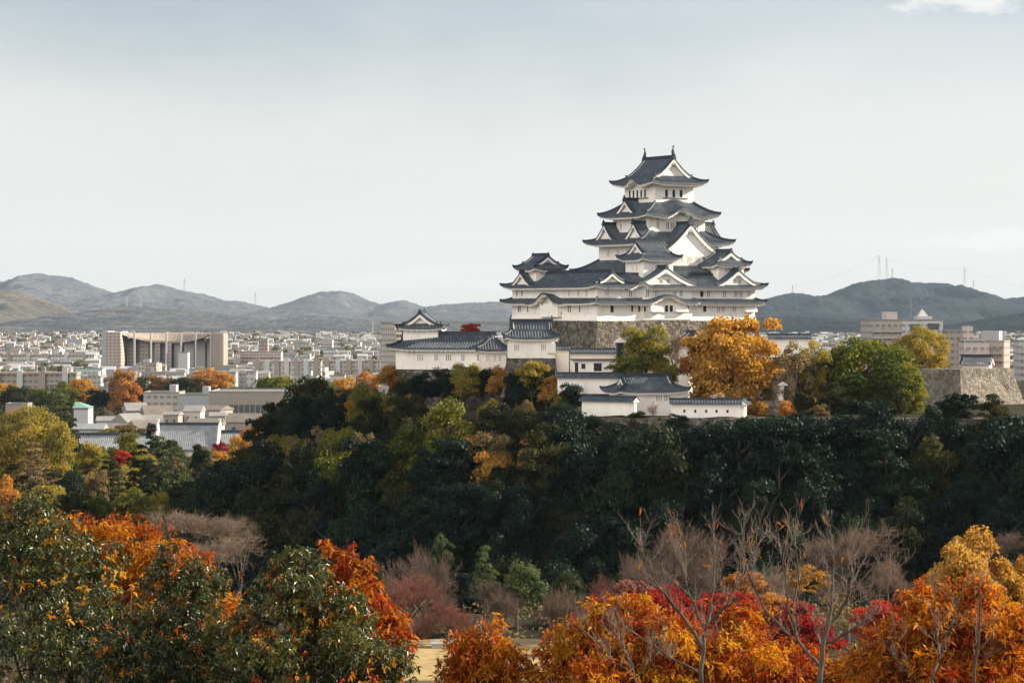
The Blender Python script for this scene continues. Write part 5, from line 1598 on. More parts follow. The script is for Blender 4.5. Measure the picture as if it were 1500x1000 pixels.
# ------------------------------------------------------------------ trees on the plain
GP = 'trees on the plain'
rows = [
    # px, top, width, Y, kind, leaf, label, crown px
    (45, 597, 118, 610, 'dome', 'yellowgreen', 'broad yellow green tree in front of the dark pine', 110),
    (-10, 610, 70, 620, 'round', 'yellowgreen', 'yellow green tree cut by the picture edge', 80),
    (95, 622, 60, 600, 'round', 'yellowgreen', 'yellow green tree joined to the broad one, nearer the tiled roofs', 70),
    (80, 568, 62, 760, 'pine', 'pine', 'tall dark shaggy pine before the green copper roof', 80),
    (100, 590, 40, 740, 'pine', 'olive', 'smaller olive pine leaning on the tall shaggy one', 66),
    (20, 566, 60, 1300, 'round', 'olive', 'dark tree clump behind the low brown house', 40),
    (52, 570, 50, 1320, 'round', 'green', 'golden topped green tree behind the low brown house', 34),
    (5, 562, 44, 1340, 'round', 'golden', 'pale golden tree at the edge behind the low brown house', 30),
    (112, 556, 62, 1340, 'round', 'golden', 'wide golden tree left of the reddish one', 36),
    (92, 560, 40, 1320, 'round', 'green', 'green tree beside the wide golden one', 34),
    (150, 570, 56, 1290, 'round', 'evergreen', 'dark tree between golden and reddish trees', 46),
    (176, 542, 52, 1280, 'round', 'russet', 'big reddish brown tree in front of the concave hall', 56),
    (188, 560, 40, 1260, 'round', 'orange', 'orange brown tree at the skirt of the reddish one', 40),
    (208, 552, 40, 1290, 'round', 'olive', 'olive tree just past the reddish one', 40),
    (226, 550, 34, 1300, 'round', 'russet', 'russet tree below the plain white cube', 34),
    (243, 552, 38, 1300, 'round', 'brown', 'brownish tree midway below the concave hall', 32),
    (262, 556, 34, 1290, 'round', 'evergreen', 'dark green tree midway below the concave hall', 28),
    (281, 553, 44, 1290, 'round', 'olive', 'olive tree next to the bright orange one', 32),
    (303, 540, 52, 1300, 'dome', 'orange', 'bright orange rounded tree under the hall end tower', 42),
    (325, 546, 40, 1300, 'round', 'golden', 'golden tree on the outer side of the bright orange one', 36),
    (345, 566, 30, 1290, 'round', 'green', 'little green tree at the museum corner', 20),
    (385, 553, 50, 1270, 'round', 'green', 'wide green tree behind the museum', 34),
    (420, 552, 60, 1260, 'round', 'green', 'wide low green tree behind the museum end', 40),
    (455, 553, 56, 1240, 'round', 'olive', 'olive green tree between museum and castle slope', 46),
    (487, 560, 44, 1100, 'round', 'green', 'green tree touching the castle slope below the slabs', 40),
    (505, 553, 36, 1000, 'round', 'golden', 'golden orange tree on the shoulder of the castle slope', 30),
    (535, 545, 40, 900, 'round', 'orange', 'pale orange tree behind the upper castle slope', 26),
    (157, 602, 40, 1020, 'bare', 'greytwig', 'bare tan shrub between the white house and the low roofs', 26),
    (165, 628, 90, 900, 'round', 'yellowgreen', 'low flat yellow tree in front of the low houses', 20),
    (190, 622, 60, 905, 'round', 'brown', 'low tan tree beside the flat yellow one', 20),
    (182, 634, 52, 740, 'round', 'green', 'green tree hiding the middle of the lower ribbed roof', 52),
    (222, 620, 20, 780, 'column', 'evergreen', 'slim dark tree before the white verge', 44),
    (232, 640, 60, 640, 'pine', 'pine', 'tallest green pine in front of the big ribbed roof', 88),
    (258, 655, 56, 630, 'pine', 'pine', 'second green pine, close to the tallest one', 80),
    (205, 652, 54, 640, 'pine', 'olive', 'olive pine just left of the tallest green pine', 80),
    (160, 668, 50, 620, 'pine', 'olive', 'thin olive pine over the dark bush', 70),
    (175, 660, 34, 660, 'round', 'red', 'small red maple among the pines', 22),
    (125, 650, 60, 640, 'round', 'yellowgreen', 'yellow green tree below the lower ribbed roof', 50),
    (150, 655, 44, 650, 'round', 'green', 'green tree between the red maple and the yellow one', 40),
    (50, 648, 66, 560, 'pine', 'brown', 'brown needled pine in front of the broad yellow green tree', 70),
    (20, 680, 60, 560, 'pine', 'olive', 'olive pine beside the brown needled one', 50),
    (95, 690, 56, 560, 'round', 'evergreen', 'dark round bush tree below the brown needled pine', 44),
    (135, 690, 50, 570, 'sparse', 'brown', 'thin brownish tree over the dark round bush', 50),
    (290, 652, 36, 640, 'round', 'evergreen', 'dark round evergreen before the big ribbed roof end', 36),
    (303, 672, 44, 600, 'pine', 'olive', 'olive pine under the dark round evergreen', 60),
    (323, 648, 26, 700, 'round', 'crimson', 'little crimson tree by the white verge foot', 20),
    (318, 660, 40, 690, 'round', 'golden', 'golden tree under the little crimson one', 36),
    (345, 640, 54, 720, 'round', 'golden', 'golden orange tree against the foot of the castle slope', 50),
    (372, 625, 56, 800, 'round', 'orange', 'orange tree behind the golden one at the castle slope', 44),
    (400, 610, 54, 860, 'round', 'golden', 'golden tree under the museum end', 40),
    (425, 596, 44, 900, 'round', 'yellowgreen', 'yellow tree at the castle slope beside the museum end', 40),
    (335, 680, 50, 600, 'round', 'brown', 'brown tree at the edge of the shaded castle slope', 60),
    (350, 668, 40, 640, 'bare', 'greytwig', 'bare grey tree between golden trees and shaded slope', 50),
    (60, 712, 90, 500, 'round', 'yellowgreen', 'yellow tree rising above the near glossy leaves', 50),
    (110, 722, 60, 495, 'round', 'olive', 'olive tree above the near golden leaves', 40),
    (10, 700, 50, 470, 'round', 'orange', 'red orange tree at the picture edge above the glossy leaves', 70),
    (150, 728, 56, 500, 'round', 'green', 'mid green tree above the golden crown of the near tree', 46),
    (198, 716, 62, 520, 'round', 'green', 'rounded green tree in the hollow below the pines', 50),
    (236, 722, 36, 520, 'round', 'yellowgreen', 'narrow yellow tree in the hollow below the pines', 44),
    (268, 706, 56, 530, 'column', 'olive', 'tall olive tree in the hollow nearest the shaded slope', 72),
    (300, 720, 44, 520, 'column', 'brown', 'brownish tree in the hollow against the shaded slope', 60),
    (318, 744, 34, 480, 'round', 'olive', 'small olive tree at the edge of the shaded slope', 30),
    (228, 745, 46, 480, 'round', 'green', 'low bright green tree above the near orange leaves', 30),
]
for px, top, wpx, Y, kind, leaf, lab, cp in rows:
    ptree(px, top, wpx, Y, kind, leaf, lab, crown_px=cp, group=GP, name='pine_tree' if kind == 'pine' else 'bare_tree' if kind == 'bare' else 'broadleaf_tree', seed=int(px * 3 + top))

rp_ = random.Random(77)
for i in range(70):
    Y = rp_.uniform(470, 880)
    px = rp_.uniform(-10, 360)
    x = (px - 750) / F * Y
    if float(poly_dist(PLATEAU, np.array([x]), np.array([Y]))[0]) < 50 or hgt(x, Y) > 15: continue
    q = rp_.random()
    leaf, kind = ('olive', 'round') if q < 0.20 else ('evergreen', 'round') if q < 0.28 else ('pine', 'pine') if q < 0.42 else ('yellowgreen', 'round') if q < 0.64 else ('green', 'big') if q < 0.86 else ('brown', 'sparse') if q < 0.95 else ('orange', 'round')
    H = rp_.uniform(6.5, 10.5); W = H * (0.62 if kind == 'pine' else rp_.uniform(0.85, 1.1))
    where = 'beyond the tiled hall gardens' if Y > 760 else 'in the middle of the wooded plain' if Y > 600 else 'on the near side of the wooded plain'
    tree(x, Y, hgt(x, Y) - 0.4, W, H, kind, leaf, f"{ {'pine': 'green pine', 'olive': 'olive', 'evergreen': 'dark evergreen', 'yellowgreen': 'yellow green', 'green': 'mid green', 'brown': 'thin brown', 'orange': 'orange'}[leaf]} tree {where}", name='pine_tree' if kind == 'pine' else 'broadleaf_tree', group=GP, crown=H * 0.95, seed=i + 900)

# ------------------------------------------------------------------ bare and autumn trees on the near park terrace
GT = 'trees on the park terrace'
rows = [
    (290, 752, 150, 285, 'barebig', 'greytwig', 'wide grey bare tree at the foot of the shaded slope', 70),
    (320, 790, 120, 262, 'barebig', 'greytwig', 'lower tan bare tree in front of the wide grey one', 70),
    (352, 756, 60, 300, 'bare', 'purple', 'pale twiggy tree leaning out over the shadow', 40),
    (620, 816, 130, 280, 'barebig', 'purple', 'purple bare cherry tree with a broad dome, beside the orange shoots', 90),
    (600, 850, 120, 262, 'barebig', 'redtwig', 'reddish twigged tree below the purple dome', 70),
    (655, 884, 100, 258, 'barebig', 'redtwig', 'small reddish bare tree over the tan lawn', 56),
    (735, 860, 100, 270, 'barebig', 'purple', 'purple bare tree at the foot of the two pines', 80),
    (830, 870, 110, 280, 'barebig', 'purple', 'low dark purple bare tree beyond the tan lawn', 60),
    (885, 850, 70, 262, 'barebig', 'redtwig', 'reddish bare tree at the edge of the big purple dome', 56),
    (1015, 780, 176, 262, 'barebig', 'purple', 'biggest purple bare dome behind the pale branches', 110),
    (940, 822, 90, 250, 'barebig', 'purple', 'purple bare tree at the flank of the biggest dome', 70),
    (1240, 780, 150, 262, 'barebig', 'purple', 'dark purple bare dome behind the tall grey branches', 100),
    (1120, 840, 110, 235, 'barebig', 'greytwig', 'tan bare tree in the dip between the two purple domes', 60),
    (1300, 822, 90, 240, 'barebig', 'purple', 'purple bare tree between the dark dome and the golden crown', 60),
    (1470, 782, 90, 270, 'barebig', 'purple', 'purple bare tree behind the golden crown', 60),
    (1190, 828, 70, 215, 'sparse', 'tan', 'small tan golden tree among the purple twigs', 36),
    (1095, 838, 70, 215, 'round', 'orange', 'orange tree between the purple domes', 40),
    (710, 800, 48, 275, 'pine', 'pine', 'taller of two sunlit pines against the shadow', 76),
    (757, 826, 74, 272, 'round', 'pine', 'rounder lower of two sunlit pines against the shadow', 76),
    (648, 782, 36, 330, 'sparse', 'pine', 'small lit green tree alone in the deep shadow', 40),
    (985, 768, 30, 335, 'sparse', 'orange', 'tiny lit orange tree in the shadow over the purple dome', 26),
]
for px, top, wpx, Y, kind, leaf, lab, cp in rows:
    ptree(px, top, wpx, Y, kind, leaf, lab, crown_px=cp, group=GT, name='pine_tree' if leaf == 'pine' else 'bare_tree' if kind in ('barebig', 'bare') else 'broadleaf_tree', seed=int(px * 5 + top))
rows = [
    (920, 850, 80, 150, 'round', 'redtwig', 'dull red shrubby tree before the purple dome', 50),
    (970, 862, 120, 140, 'big', 'crimson', 'crimson maple glowing behind the pale branches', 60),
    (1060, 868, 110, 135, 'big', 'red', 'red maple next to the crimson one', 60),
    (1130, 868, 90, 140, 'round', 'orange', 'orange red maple in the middle of the branches', 60),
    (1170, 882, 110, 125, 'big', 'crimson', 'deep crimson maple behind the tall grey branches', 76),
    (1280, 880, 120, 128, 'big', 'red', 'orange red maple beside the tan dome', 80),
    (1225, 866, 70, 150, 'sparse', 'brown', 'dull brown tree above the deep crimson maple', 50),
    (1345, 850, 60, 140, 'round', 'orange', 'orange tree in front of the big golden crown', 50),
    (1420, 783, 150, 118, 'big', 'tan', 'big golden rounded tree rising over the near orange leaves', 150),
    (1490, 822, 80, 122, 'big', 'tan', 'golden tree behind the big golden rounded one', 110),
]
for px, top, wpx, Y, kind, leaf, lab, cp in rows:
    ptree(px, top, wpx, Y, kind, leaf, lab, crown_px=cp, group='autumn trees below the view point', seed=int(px * 5 + top))

# lawn and its retaining wall in the gap, and a little white hut
m = MB()
lw = mat_noise('dry_lawn', [(0.3, (0.26, 0.19, 0.09)), (0.7, (0.42, 0.31, 0.15))], scale=0.8, rough=0.95, spec=0.05)
P = [[(x, y, 28.9 + 0.15 * mnoise.noise(Vector((x * .2, y * .2, 0)))) for y in np.linspace(232, 262, 16)] for x in np.linspace(-14, 9, 22)]
m.grid(P)
m.add([(-14, 231.9, 24), (9, 231.9, 24), (9, 231.9, 29), (-14, 231.9, 29)], [(0, 1, 2, 3)])
structure(m.build('lawn', [lw]))
o = stone_base('retaining_wall', [(-14.5, 231.2), (9.5, 231.2), (9.5, 232.4), (-14.5, 232.4)], 22.0, 28.8, 0.8, 'stone', 'lawn wall', (0, 0, 0))
tag(o, 'dark stone retaining wall under the tan lawn', 'stone wall')
B = thing('garden_hut', (-6.8, 256.0, 28.8), 0, 'tiny white hut roof at the edge of the tan lawn', 'hut')
m = MB(); m.box(-1.1, 1.1, -0.8, 0.8, 0, 0.45); m.build('wall', [PLAIN['cream']], B)
m = MB(); m.box(-1.3, 1.3, -1.0, 1.0, 0.45, 0.58); m.build('roof', [PLAIN['white']], B)

# ------------------------------------------------------------------ the near trees
def rosettes(P, A, per, ln, wd, droop, rng, spread=(0.15, 1.15)):
    """whorls of pointed leaves: P whorl points, A whorl axes"""
    n = len(P)
    P = np.repeat(P, per, axis=0); A = np.repeat(A, per, axis=0)
    k = n * per
    r = rng.normal(size=(k, 3))
    t = np.cross(A, r); t /= np.linalg.norm(t, axis=1, keepdims=True) + 1e-9
    el = rng.uniform(spread[0], spread[1], (k, 1))
    d = t * np.cos(el) + A * np.sin(el) * rng.choice([1, 1, -0.4], (k, 1))
    d[:, 2] -= droop * rng.uniform(0.4, 1.3, k)
    d /= np.linalg.norm(d, axis=1, keepdims=True)
    up = np.array([0, 0, 1.0]) + rng.normal(size=(k, 3)) * 0.75
    s = np.cross(d, up); s /= np.linalg.norm(s, axis=1, keepdims=True) + 1e-9
    nn = np.cross(s, d)
    l = ln * rng.uniform(0.45, 1.3, (k, 1)); w_ = l * wd * rng.uniform(0.75, 1.2, (k, 1))
    P = P + rng.normal(size=P.shape) * ln * 0.18
    b = P
    ml = P + d * l * 0.45 + s * w_ * 0.5 + nn * l * 0.02
    mr = P + d * l * 0.45 - s * w_ * 0.5 + nn * l * 0.02
    mc = P + d * l * 0.5 - nn * l * 0.05
    tip = P + d * l
    tip[:, 2] -= (droop * 0.45 * l[:, 0])
    v = np.stack([b, ml, tip, mc, b, mc, tip, mr], axis=1).reshape(-1, 3)
    return v, np.repeat(np.clip(np.repeat(rng.random(n), per) * 0.55 + rng.random(k) * 0.5, 0, 1), 2)

def near_tree(name, label, blobs, layers, n, ln, wd=0.34, droop=0.45, base=None, per=8, seed=1, group=None, shoots=()):
    """blobs: (px, py, r px, distance); layers: (leaf material, share of the whorls, top bias)"""
    rng = np.random.default_rng(seed)
    rnd = random.Random(seed)
    C = [(at(px, py, Y), r / F * Y) for px, py, r, Y in blobs]
    bx, by = base if base else (C[0][0].x, C[0][0].y)
    g = hgt(bx, by)
    B = thing(name, (bx, by, g), 0, label, 'tree', group)
    o = np.array([bx, by, g])
    wts = np.array([r ** 2 for _, r in C]); wts /= wts.sum()
    for leaf, share, bias in layers:
        k = int(n * share)
        idx = rng.choice(len(C), k, p=wts)
        cen = np.array([tuple(C[i][0]) for i in idx]); rad = np.array([C[i][1] for i in idx])[:, None]
        d = rng.normal(size=(k, 3)); d /= np.linalg.norm(d, axis=1, keepdims=True)
        if bias:
            d[:, 2] = np.abs(d[:, 2]) * bias + d[:, 2] * (1 - bias)
        q = rng.uniform(0.42, 1.04, (k, 1)) ** 0.75
        ns = 11
        sub = rng.normal(size=(len(C), ns, 3)); sub /= np.linalg.norm(sub, axis=2, keepdims=True)
        sub *= rng.uniform(0.45, 0.98, (len(C), ns, 1))
        P = cen + sub[idx, rng.integers(0, ns, k)] * rad * 0.95 + d * rad * q * 0.36
        A = d * 0.8 + np.array([0, 0, 0.7]) + rng.normal(size=(k, 3)) * 0.3
        A /= np.linalg.norm(A, axis=1, keepdims=True)
        v, t = rosettes(P, A, per, ln, wd, droop, rng)
        link('crown', np_mesh('near_crown', v - o, 4, t, LM[leaf]), B)
    m = MB()
    zc = sum(c.z for c, _ in C) / len(C)
    top = Vector((0, 0, max(1.5, zc - g - 0.5)))
    m.tube([(0, 0, -0.5), (rnd.uniform(-.1, .1), rnd.uniform(-.1, .1), top.z * 0.5), top], [0.20, 0.15, 0.09], 8)
    for c, r in C:
        e = Vector((c.x - bx, c.y - by, c.z - g))
        mid = top * 0.55 + e * 0.45 + Vector((rnd.uniform(-.2, .2), rnd.uniform(-.2, .2), -0.25))
        m.tube([top * 0.8, mid, e], [0.06, 0.035, 0.014], 6)
        for _ in range(7):
            dd = Vector((rnd.gauss(0, 1), rnd.gauss(0, 1), abs(rnd.gauss(0, 1)))).normalized()
            m.tube([e * 0.8 + mid * 0.2, e + dd * r * 0.5, e + dd * r * 1.0], [0.013, 0.009, 0.004], 4)
    m.build('trunk', ['bark'], B, True)
    return B

NG = 'near trees round the view point'
near_tree('glossy_leaved_tree', 'near tree of glossy dark green leaves filling the lower left corner',
          [(60, 850, 110, 51), (-15, 905, 115, 50), (130, 890, 105, 50), (45, 785, 58, 51), (95, 790, 50, 50.5), (190, 950, 95, 49), (60, 985, 125, 49), (0, 800, 60, 51.5), (110, 1010, 110, 48.5), (15, 755, 32, 51.5)],
          [('fg_green', 0.95, 0.2), ('fg_gold', 0.05, 0.6)], 4500, 0.108, 0.40, 0.5, seed=1, group=NG)
near_tree('golden_leaved_tree', 'near golden orange tree glowing between the glossy green crowns',
          [(128, 800, 50, 57), (160, 808, 56, 57), (200, 812, 55, 56.5), (238, 825, 52, 56), (272, 850, 55, 56), (302, 872, 48, 55.5), (215, 860, 75, 57), (328, 900, 36, 55), (150, 860, 60, 57), (320, 945, 60, 55), (250, 910, 80, 57), (100, 780, 36, 57)],
          [('fg_gold', 0.72, 0.3), ('fg_orange', 0.28, 0.5)], 3500, 0.135, 0.29, 0.45, seed=2, group=NG)
near_tree('glossy_leaved_tree', 'near glossy green crown with a narrow peak, before the golden tree',
          [(250, 850, 45, 46), (268, 915, 85, 46), (205, 955, 80, 45.5), (320, 965, 80, 46), (245, 815, 24, 46), (285, 860, 45, 46), (230, 1000, 90, 45), (310, 1015, 80, 45)],
          [('fg_green', 0.95, 0.2), ('fg_orange', 0.05, 0.3)], 3100, 0.10, 0.40, 0.5, seed=3, group=NG)
near_tree('glossy_leaved_tree', 'near glossy green crown with reddish leaves, next to the tan lawn',
          [(440, 870, 64, 45), (398, 905, 75, 45), (485, 915, 80, 45), (445, 965, 105, 44.5), (540, 965, 68, 45), (365, 955, 70, 45), (585, 985, 34, 45), (440, 830, 36, 45), (400, 840, 26, 45), (500, 1010, 90, 44), (400, 1010, 90, 44)],
          [('fg_green', 0.93, 0.2), ('fg_gold', 0.05, 0.3), ('fg_red', 0.02, 0.0)], 4200, 0.10, 0.40, 0.5, seed=4, group=NG)
near_tree('golden_leaved_tree', 'near orange tree with single shoots standing up against the dark slope',
          [(482, 805, 13, 48), (510, 815, 17, 48), (541, 828, 13, 48), (500, 845, 32, 48), (520, 875, 40, 48), (480, 860, 34, 48), (545, 905, 40, 48), (565, 925, 36, 48), (588, 938, 24, 48), (560, 960, 40, 48), (590, 965, 20, 48)],
          [('fg_gold', 0.45, 0.4), ('fg_orange', 0.25, 0.4), ('fg_red', 0.30, 0.0)], 900, 0.15, 0.30, 0.5, seed=5, group=NG)
near_tree('orange_leaved_tree', 'near orange tree with drooping leaves just past the tan lawn gap',
          [(712, 968, 56, 46), (680, 990, 52, 46), (752, 990, 42, 46), (722, 935, 28, 46), (690, 955, 34, 46), (740, 1010, 60, 46), (690, 1030, 60, 46)],
          [('fg_gold', 0.5, 0.5), ('fg_orange', 0.5, 0.1)], 1600, 0.132, 0.30, 0.42, seed=6, group=NG)
near_tree('orange_leaved_tree', 'near wide orange tree behind the pale bare branches',
          [(900, 935, 66, 46), (850, 955, 58, 46), (960, 945, 70, 46), (1015, 960, 70, 46), (830, 990, 56, 46), (905, 990, 80, 46), (1000, 1005, 80, 46), (888, 895, 34, 46), (930, 900, 36, 46), (815, 970, 34, 46), (1060, 950, 50, 46), (870, 1030, 80, 45)],
          [('fg_gold', 0.36, 0.6), ('fg_orange', 0.46, 0.2), ('fg_red', 0.18, 0.0)], 4000, 0.132, 0.30, 0.40, seed=7, group=NG)
near_tree('orange_leaved_tree', 'near red orange tree under the tall grey branches',
          [(1105, 965, 60, 47), (1160, 985, 56, 47), (1215, 990, 52, 47), (1085, 930, 40, 47), (1130, 1020, 70, 46), (1060, 990, 50, 47), (1250, 1000, 40, 47), (1090, 900, 30, 47)],
          [('fg_gold', 0.36, 0.5), ('fg_orange', 0.36, 0.2), ('fg_red', 0.28, 0.0)], 1900, 0.132, 0.30, 0.40, seed=8, group=NG)
near_tree('orange_leaved_tree', 'near orange red tree before the big golden crown',
          [(1400, 895, 48, 43), (1360, 930, 62, 43), (1450, 925, 66, 43), (1305, 960, 54, 43), (1400, 985, 80, 43), (1490, 970, 66, 43), (1430, 862, 28, 43), (1345, 885, 32, 43), (1280, 990, 50, 43), (1500, 915, 40, 43), (1460, 1020, 80, 42.5), (1340, 1020, 80, 42.5)],
          [('fg_gold', 0.20, 0.5), ('fg_orange', 0.50, 0.2), ('fg_red', 0.30, 0.1)], 3500, 0.137, 0.31, 0.35, seed=9, group=NG)

def bare_tree(label, limbs, Y, seed, twig=1.0, leafmat='fg_orange', nleaf=40):
    rnd = random.Random(seed)
    p0 = at(limbs[0][0][0], limbs[0][0][1], Y)
    g = hgt(p0.x, Y)
    B = thing('bare_tree', (p0.x, Y, g), 0, label, 'tree', 'bare trees round the view point')
    o = Vector((p0.x, Y, g))
    m = MB(); tw = MB()
    tips = []
    def sprout(p, d, ln, r, depth):
        n = 4
        pts = [p]
        q = p.copy(); dd = d.copy()
        for k in range(n):
            dd = (dd + Vector((rnd.gauss(0, .13), rnd.gauss(0, .13), rnd.gauss(0.06, .10)))).normalized()
            q = q + dd * (ln / n)
            pts.append(q.copy())
        tw.tube([x - o for x in pts], [r * (1 - 0.75 * i / n) for i in range(n + 1)], 4)
        tips.append(pts[-1])
        if depth > 0:
            for k in range(1, n + 1):
                for _ in range(1 if rnd.random() < 0.75 else 2):
                    a = Vector((rnd.gauss(0, 1), rnd.gauss(0, 1), rnd.gauss(0.3, .5))).normalized()
                    nd = (dd * 0.9 + a * 0.75 + Vector((0, 0, 0.25))).normalized()
                    sprout(pts[k], nd, ln * rnd.uniform(0.3, 0.55), r * 0.55, depth - 1)
    for li, limb in enumerate(limbs):
        r0, r1 = limb[-1]
        pp = [at(px, py, Y + 0.25 * li + rnd.uniform(-.25, .25)) for px, py in limb[:-1]]
        fine = []
        for a, b in zip(pp[:-1], pp[1:]):
            for k in range(4):
                fine.append(a.lerp(b, k / 4) + Vector((rnd.gauss(0, .012), rnd.gauss(0, .02), rnd.gauss(0, .012))))
        fine.append(pp[-1])
        n = len(fine) - 1
        m.tube([x - o for x in fine], [r0 + (r1 - r0) * i / n for i in range(n + 1)], 6)
        for i in range(max(1, int(n * 0.3)), n + 1):
            t = i / n
            d = (fine[i] - fine[i - 1]).normalized()
            for _ in range(1 if rnd.random() < 0.7 else 2):
                a = Vector((rnd.gauss(0, 1), rnd.gauss(0, 1), rnd.gauss(0.4, .5))).normalized()
                sprout(fine[i], (d * 0.8 + a * 0.8).normalized(), twig * rnd.uniform(0.35, 0.95), 0.0080 * (1.2 - 0.5 * t), 2)
    # trunk down to the ground
    m.tube([(0, 0, -0.4), (0.05, 0, (p0.z - g) * 0.5), p0 - o], [limbs[0][-1][0] * 1.5, limbs[0][-1][0] * 1.2, limbs[0][-1][0]], 7)
    m.build('trunk', ['bark'], B, True)
    tw.build('twigs', ['bark_pale'], B, True)
    if nleaf:
        rng = np.random.default_rng(seed)
        P = np.array([tuple(t - o) for t in rnd.sample(tips, min(nleaf, len(tips)))])
        A = np.tile(np.array([0, 0, 1.0]), (len(P), 1)) + rng.normal(size=P.shape) * 0.3
        A /= np.linalg.norm(A, axis=1, keepdims=True)
        v, t = rosettes(P, A, 2, 0.10, 0.3, 0.8, rng)
        link('last_leaves', np_mesh('last_leaves', v, 4, t, LM[leafmat]), B)
bare_tree('near bare tree with pale upright twigs, standing before the biggest purple dome',
          [[(1027, 1010), (1030, 950), (1040, 890), (1047, 830), (1046, 775), (0.045, 0.008)],
           [(1030, 950), (1000, 900), (965, 860), (945, 815), (938, 800), (0.030, 0.007)],
           [(1035, 915), (1065, 885), (1085, 840), (1086, 768), (0.028, 0.006)],
           [(1034, 925), (1010, 870), (998, 830), (985, 800), (0.022, 0.006)],
           [(1028, 985), (985, 965), (935, 930), (905, 915), (0.020, 0.005)],
           [(1060, 890), (1090, 870), (1108, 820), (1108, 795), (0.018, 0.005)]], 40.5, 3, 0.52, nleaf=36)
bare_tree('near tall bare tree of many grey limbs before the dark purple dome',
          [[(1198, 1010), (1205, 950), (1218, 890), (1222, 830), (1216, 772), (0.050, 0.008)],
           [(1200, 975), (1170, 940), (1155, 890), (1148, 830), (1140, 800), (0.030, 0.006)],
           [(1212, 920), (1240, 880), (1252, 830), (1250, 790), (0.026, 0.006)],
           [(1205, 945), (1255, 920), (1290, 880), (1305, 840), (0.024, 0.005)],
           [(1155, 930), (1120, 890), (1095, 840), (1085, 762), (0.024, 0.006)],
           [(1160, 900), (1170, 850), (1165, 800), (1160, 785), (0.020, 0.005)]], 38.5, 5, 0.55, nleaf=30)
bare_tree('near dark bare stems leaning up through the orange red leaves',
          [[(1362, 1010), (1375, 960), (1395, 910), (1412, 860), (0.030, 0.007)],
           [(1425, 1010), (1432, 950), (1436, 890), (1437, 845), (0.032, 0.008)],
           [(1375, 965), (1370, 910), (1368, 850), (0.018, 0.006)],
           [(1340, 1000), (1315, 970), (1290, 935), (0.018, 0.005)],
           [(1428, 980), (1462, 950), (1490, 935), (0.016, 0.005)]], 41.5, 8, 0.45, nleaf=60, leafmat='fg_orange')
bare_tree('near thin bare shrub in front of the wide orange tree',
          [[(935, 1010), (925, 975), (905, 940), (890, 905), (0.016, 0.005)],
           [(925, 985), (895, 965), (870, 935), (0.012, 0.004)],
           [(930, 995), (960, 960), (975, 920), (0.013, 0.004)]], 42.0, 12, 0.5, nleaf=20)

# ------------------------------------------------------------------ undergrowth filling the ground between the trees
def undergrowth(name, leaf, n, size, xr, yr, hmax, test, seed):
    rng = np.random.default_rng(seed)
    x = rng.uniform(*xr, n * 4); y = rng.uniform(*yr, n * 4)
    ok = test(x, y)
    x, y = x[ok][:n], y[ok][:n]
    k = 14
    z = height(x, y)
    h = hmax * rng.random(len(x)) ** 1.5
    P = np.stack([x, y, z + h * 0.5], 1)
    P = np.repeat(P, k, axis=0) + rng.normal(size=(len(x) * k, 3)) * np.array([0.8, 0.8, 0.45]) * (0.4 + 0.35 * hmax)
    N = rng.normal(size=P.shape) + np.array([0, -0.2, 0.8]); N /= np.linalg.norm(N, axis=1, keepdims=True)
    v = quad_cloud(P, N, size, rng)
    structure(link(name, np_mesh(name, v, 4, np.repeat(rng.random(len(x)), k) * 0.6 + rng.random(len(P)) * 0.4, LM[leaf])), 'stuff')
slope = lambda x, y: (lambda d: (d > 4.0) & (d < 56))(poly_dist(PLATEAU, x, y)) & (poly_dist(UPPER, x, y) > 1.6)
undergrowth('undergrowth', 'evergreen', 10000, 0.5, (-85, 165), (325, 530), 2.2, slope, 1)
undergrowth('brushwood', 'olive', 3500, 0.5, (-85, 60), (366, 530), 2.0, slope, 2)
plainu = lambda x, y: (poly_dist(PLATEAU, x, y) > 48) & (750 + x / y * F < 470) & (height(x, y) < 14)
undergrowth('shrubbery', 'olive', 9000, 0.8, (-190, -40), (440, 840), 3.2, plainu, 3)
undergrowth('brown_undergrowth', 'brown', 4000, 0.7, (-190, -40), (440, 840), 3.0, plainu, 4)
terr = lambda x, y: (y > 190) & (y < 345) & ~((x > -16) & (x < 20) & (y > 226) & (y < 266))
undergrowth('terrace_undergrowth', 'brown', 5000, 0.35, (-62, 110), (190, 345), 1.2, terr, 5)
town = lambda x, y: (750 + x / y * F < 620) & (750 + x / y * F > -20)
undergrowth('town_greenery', 'olive', 5000, 1.6, (-420, -30), (860, 1500), 4.0, town, 6)

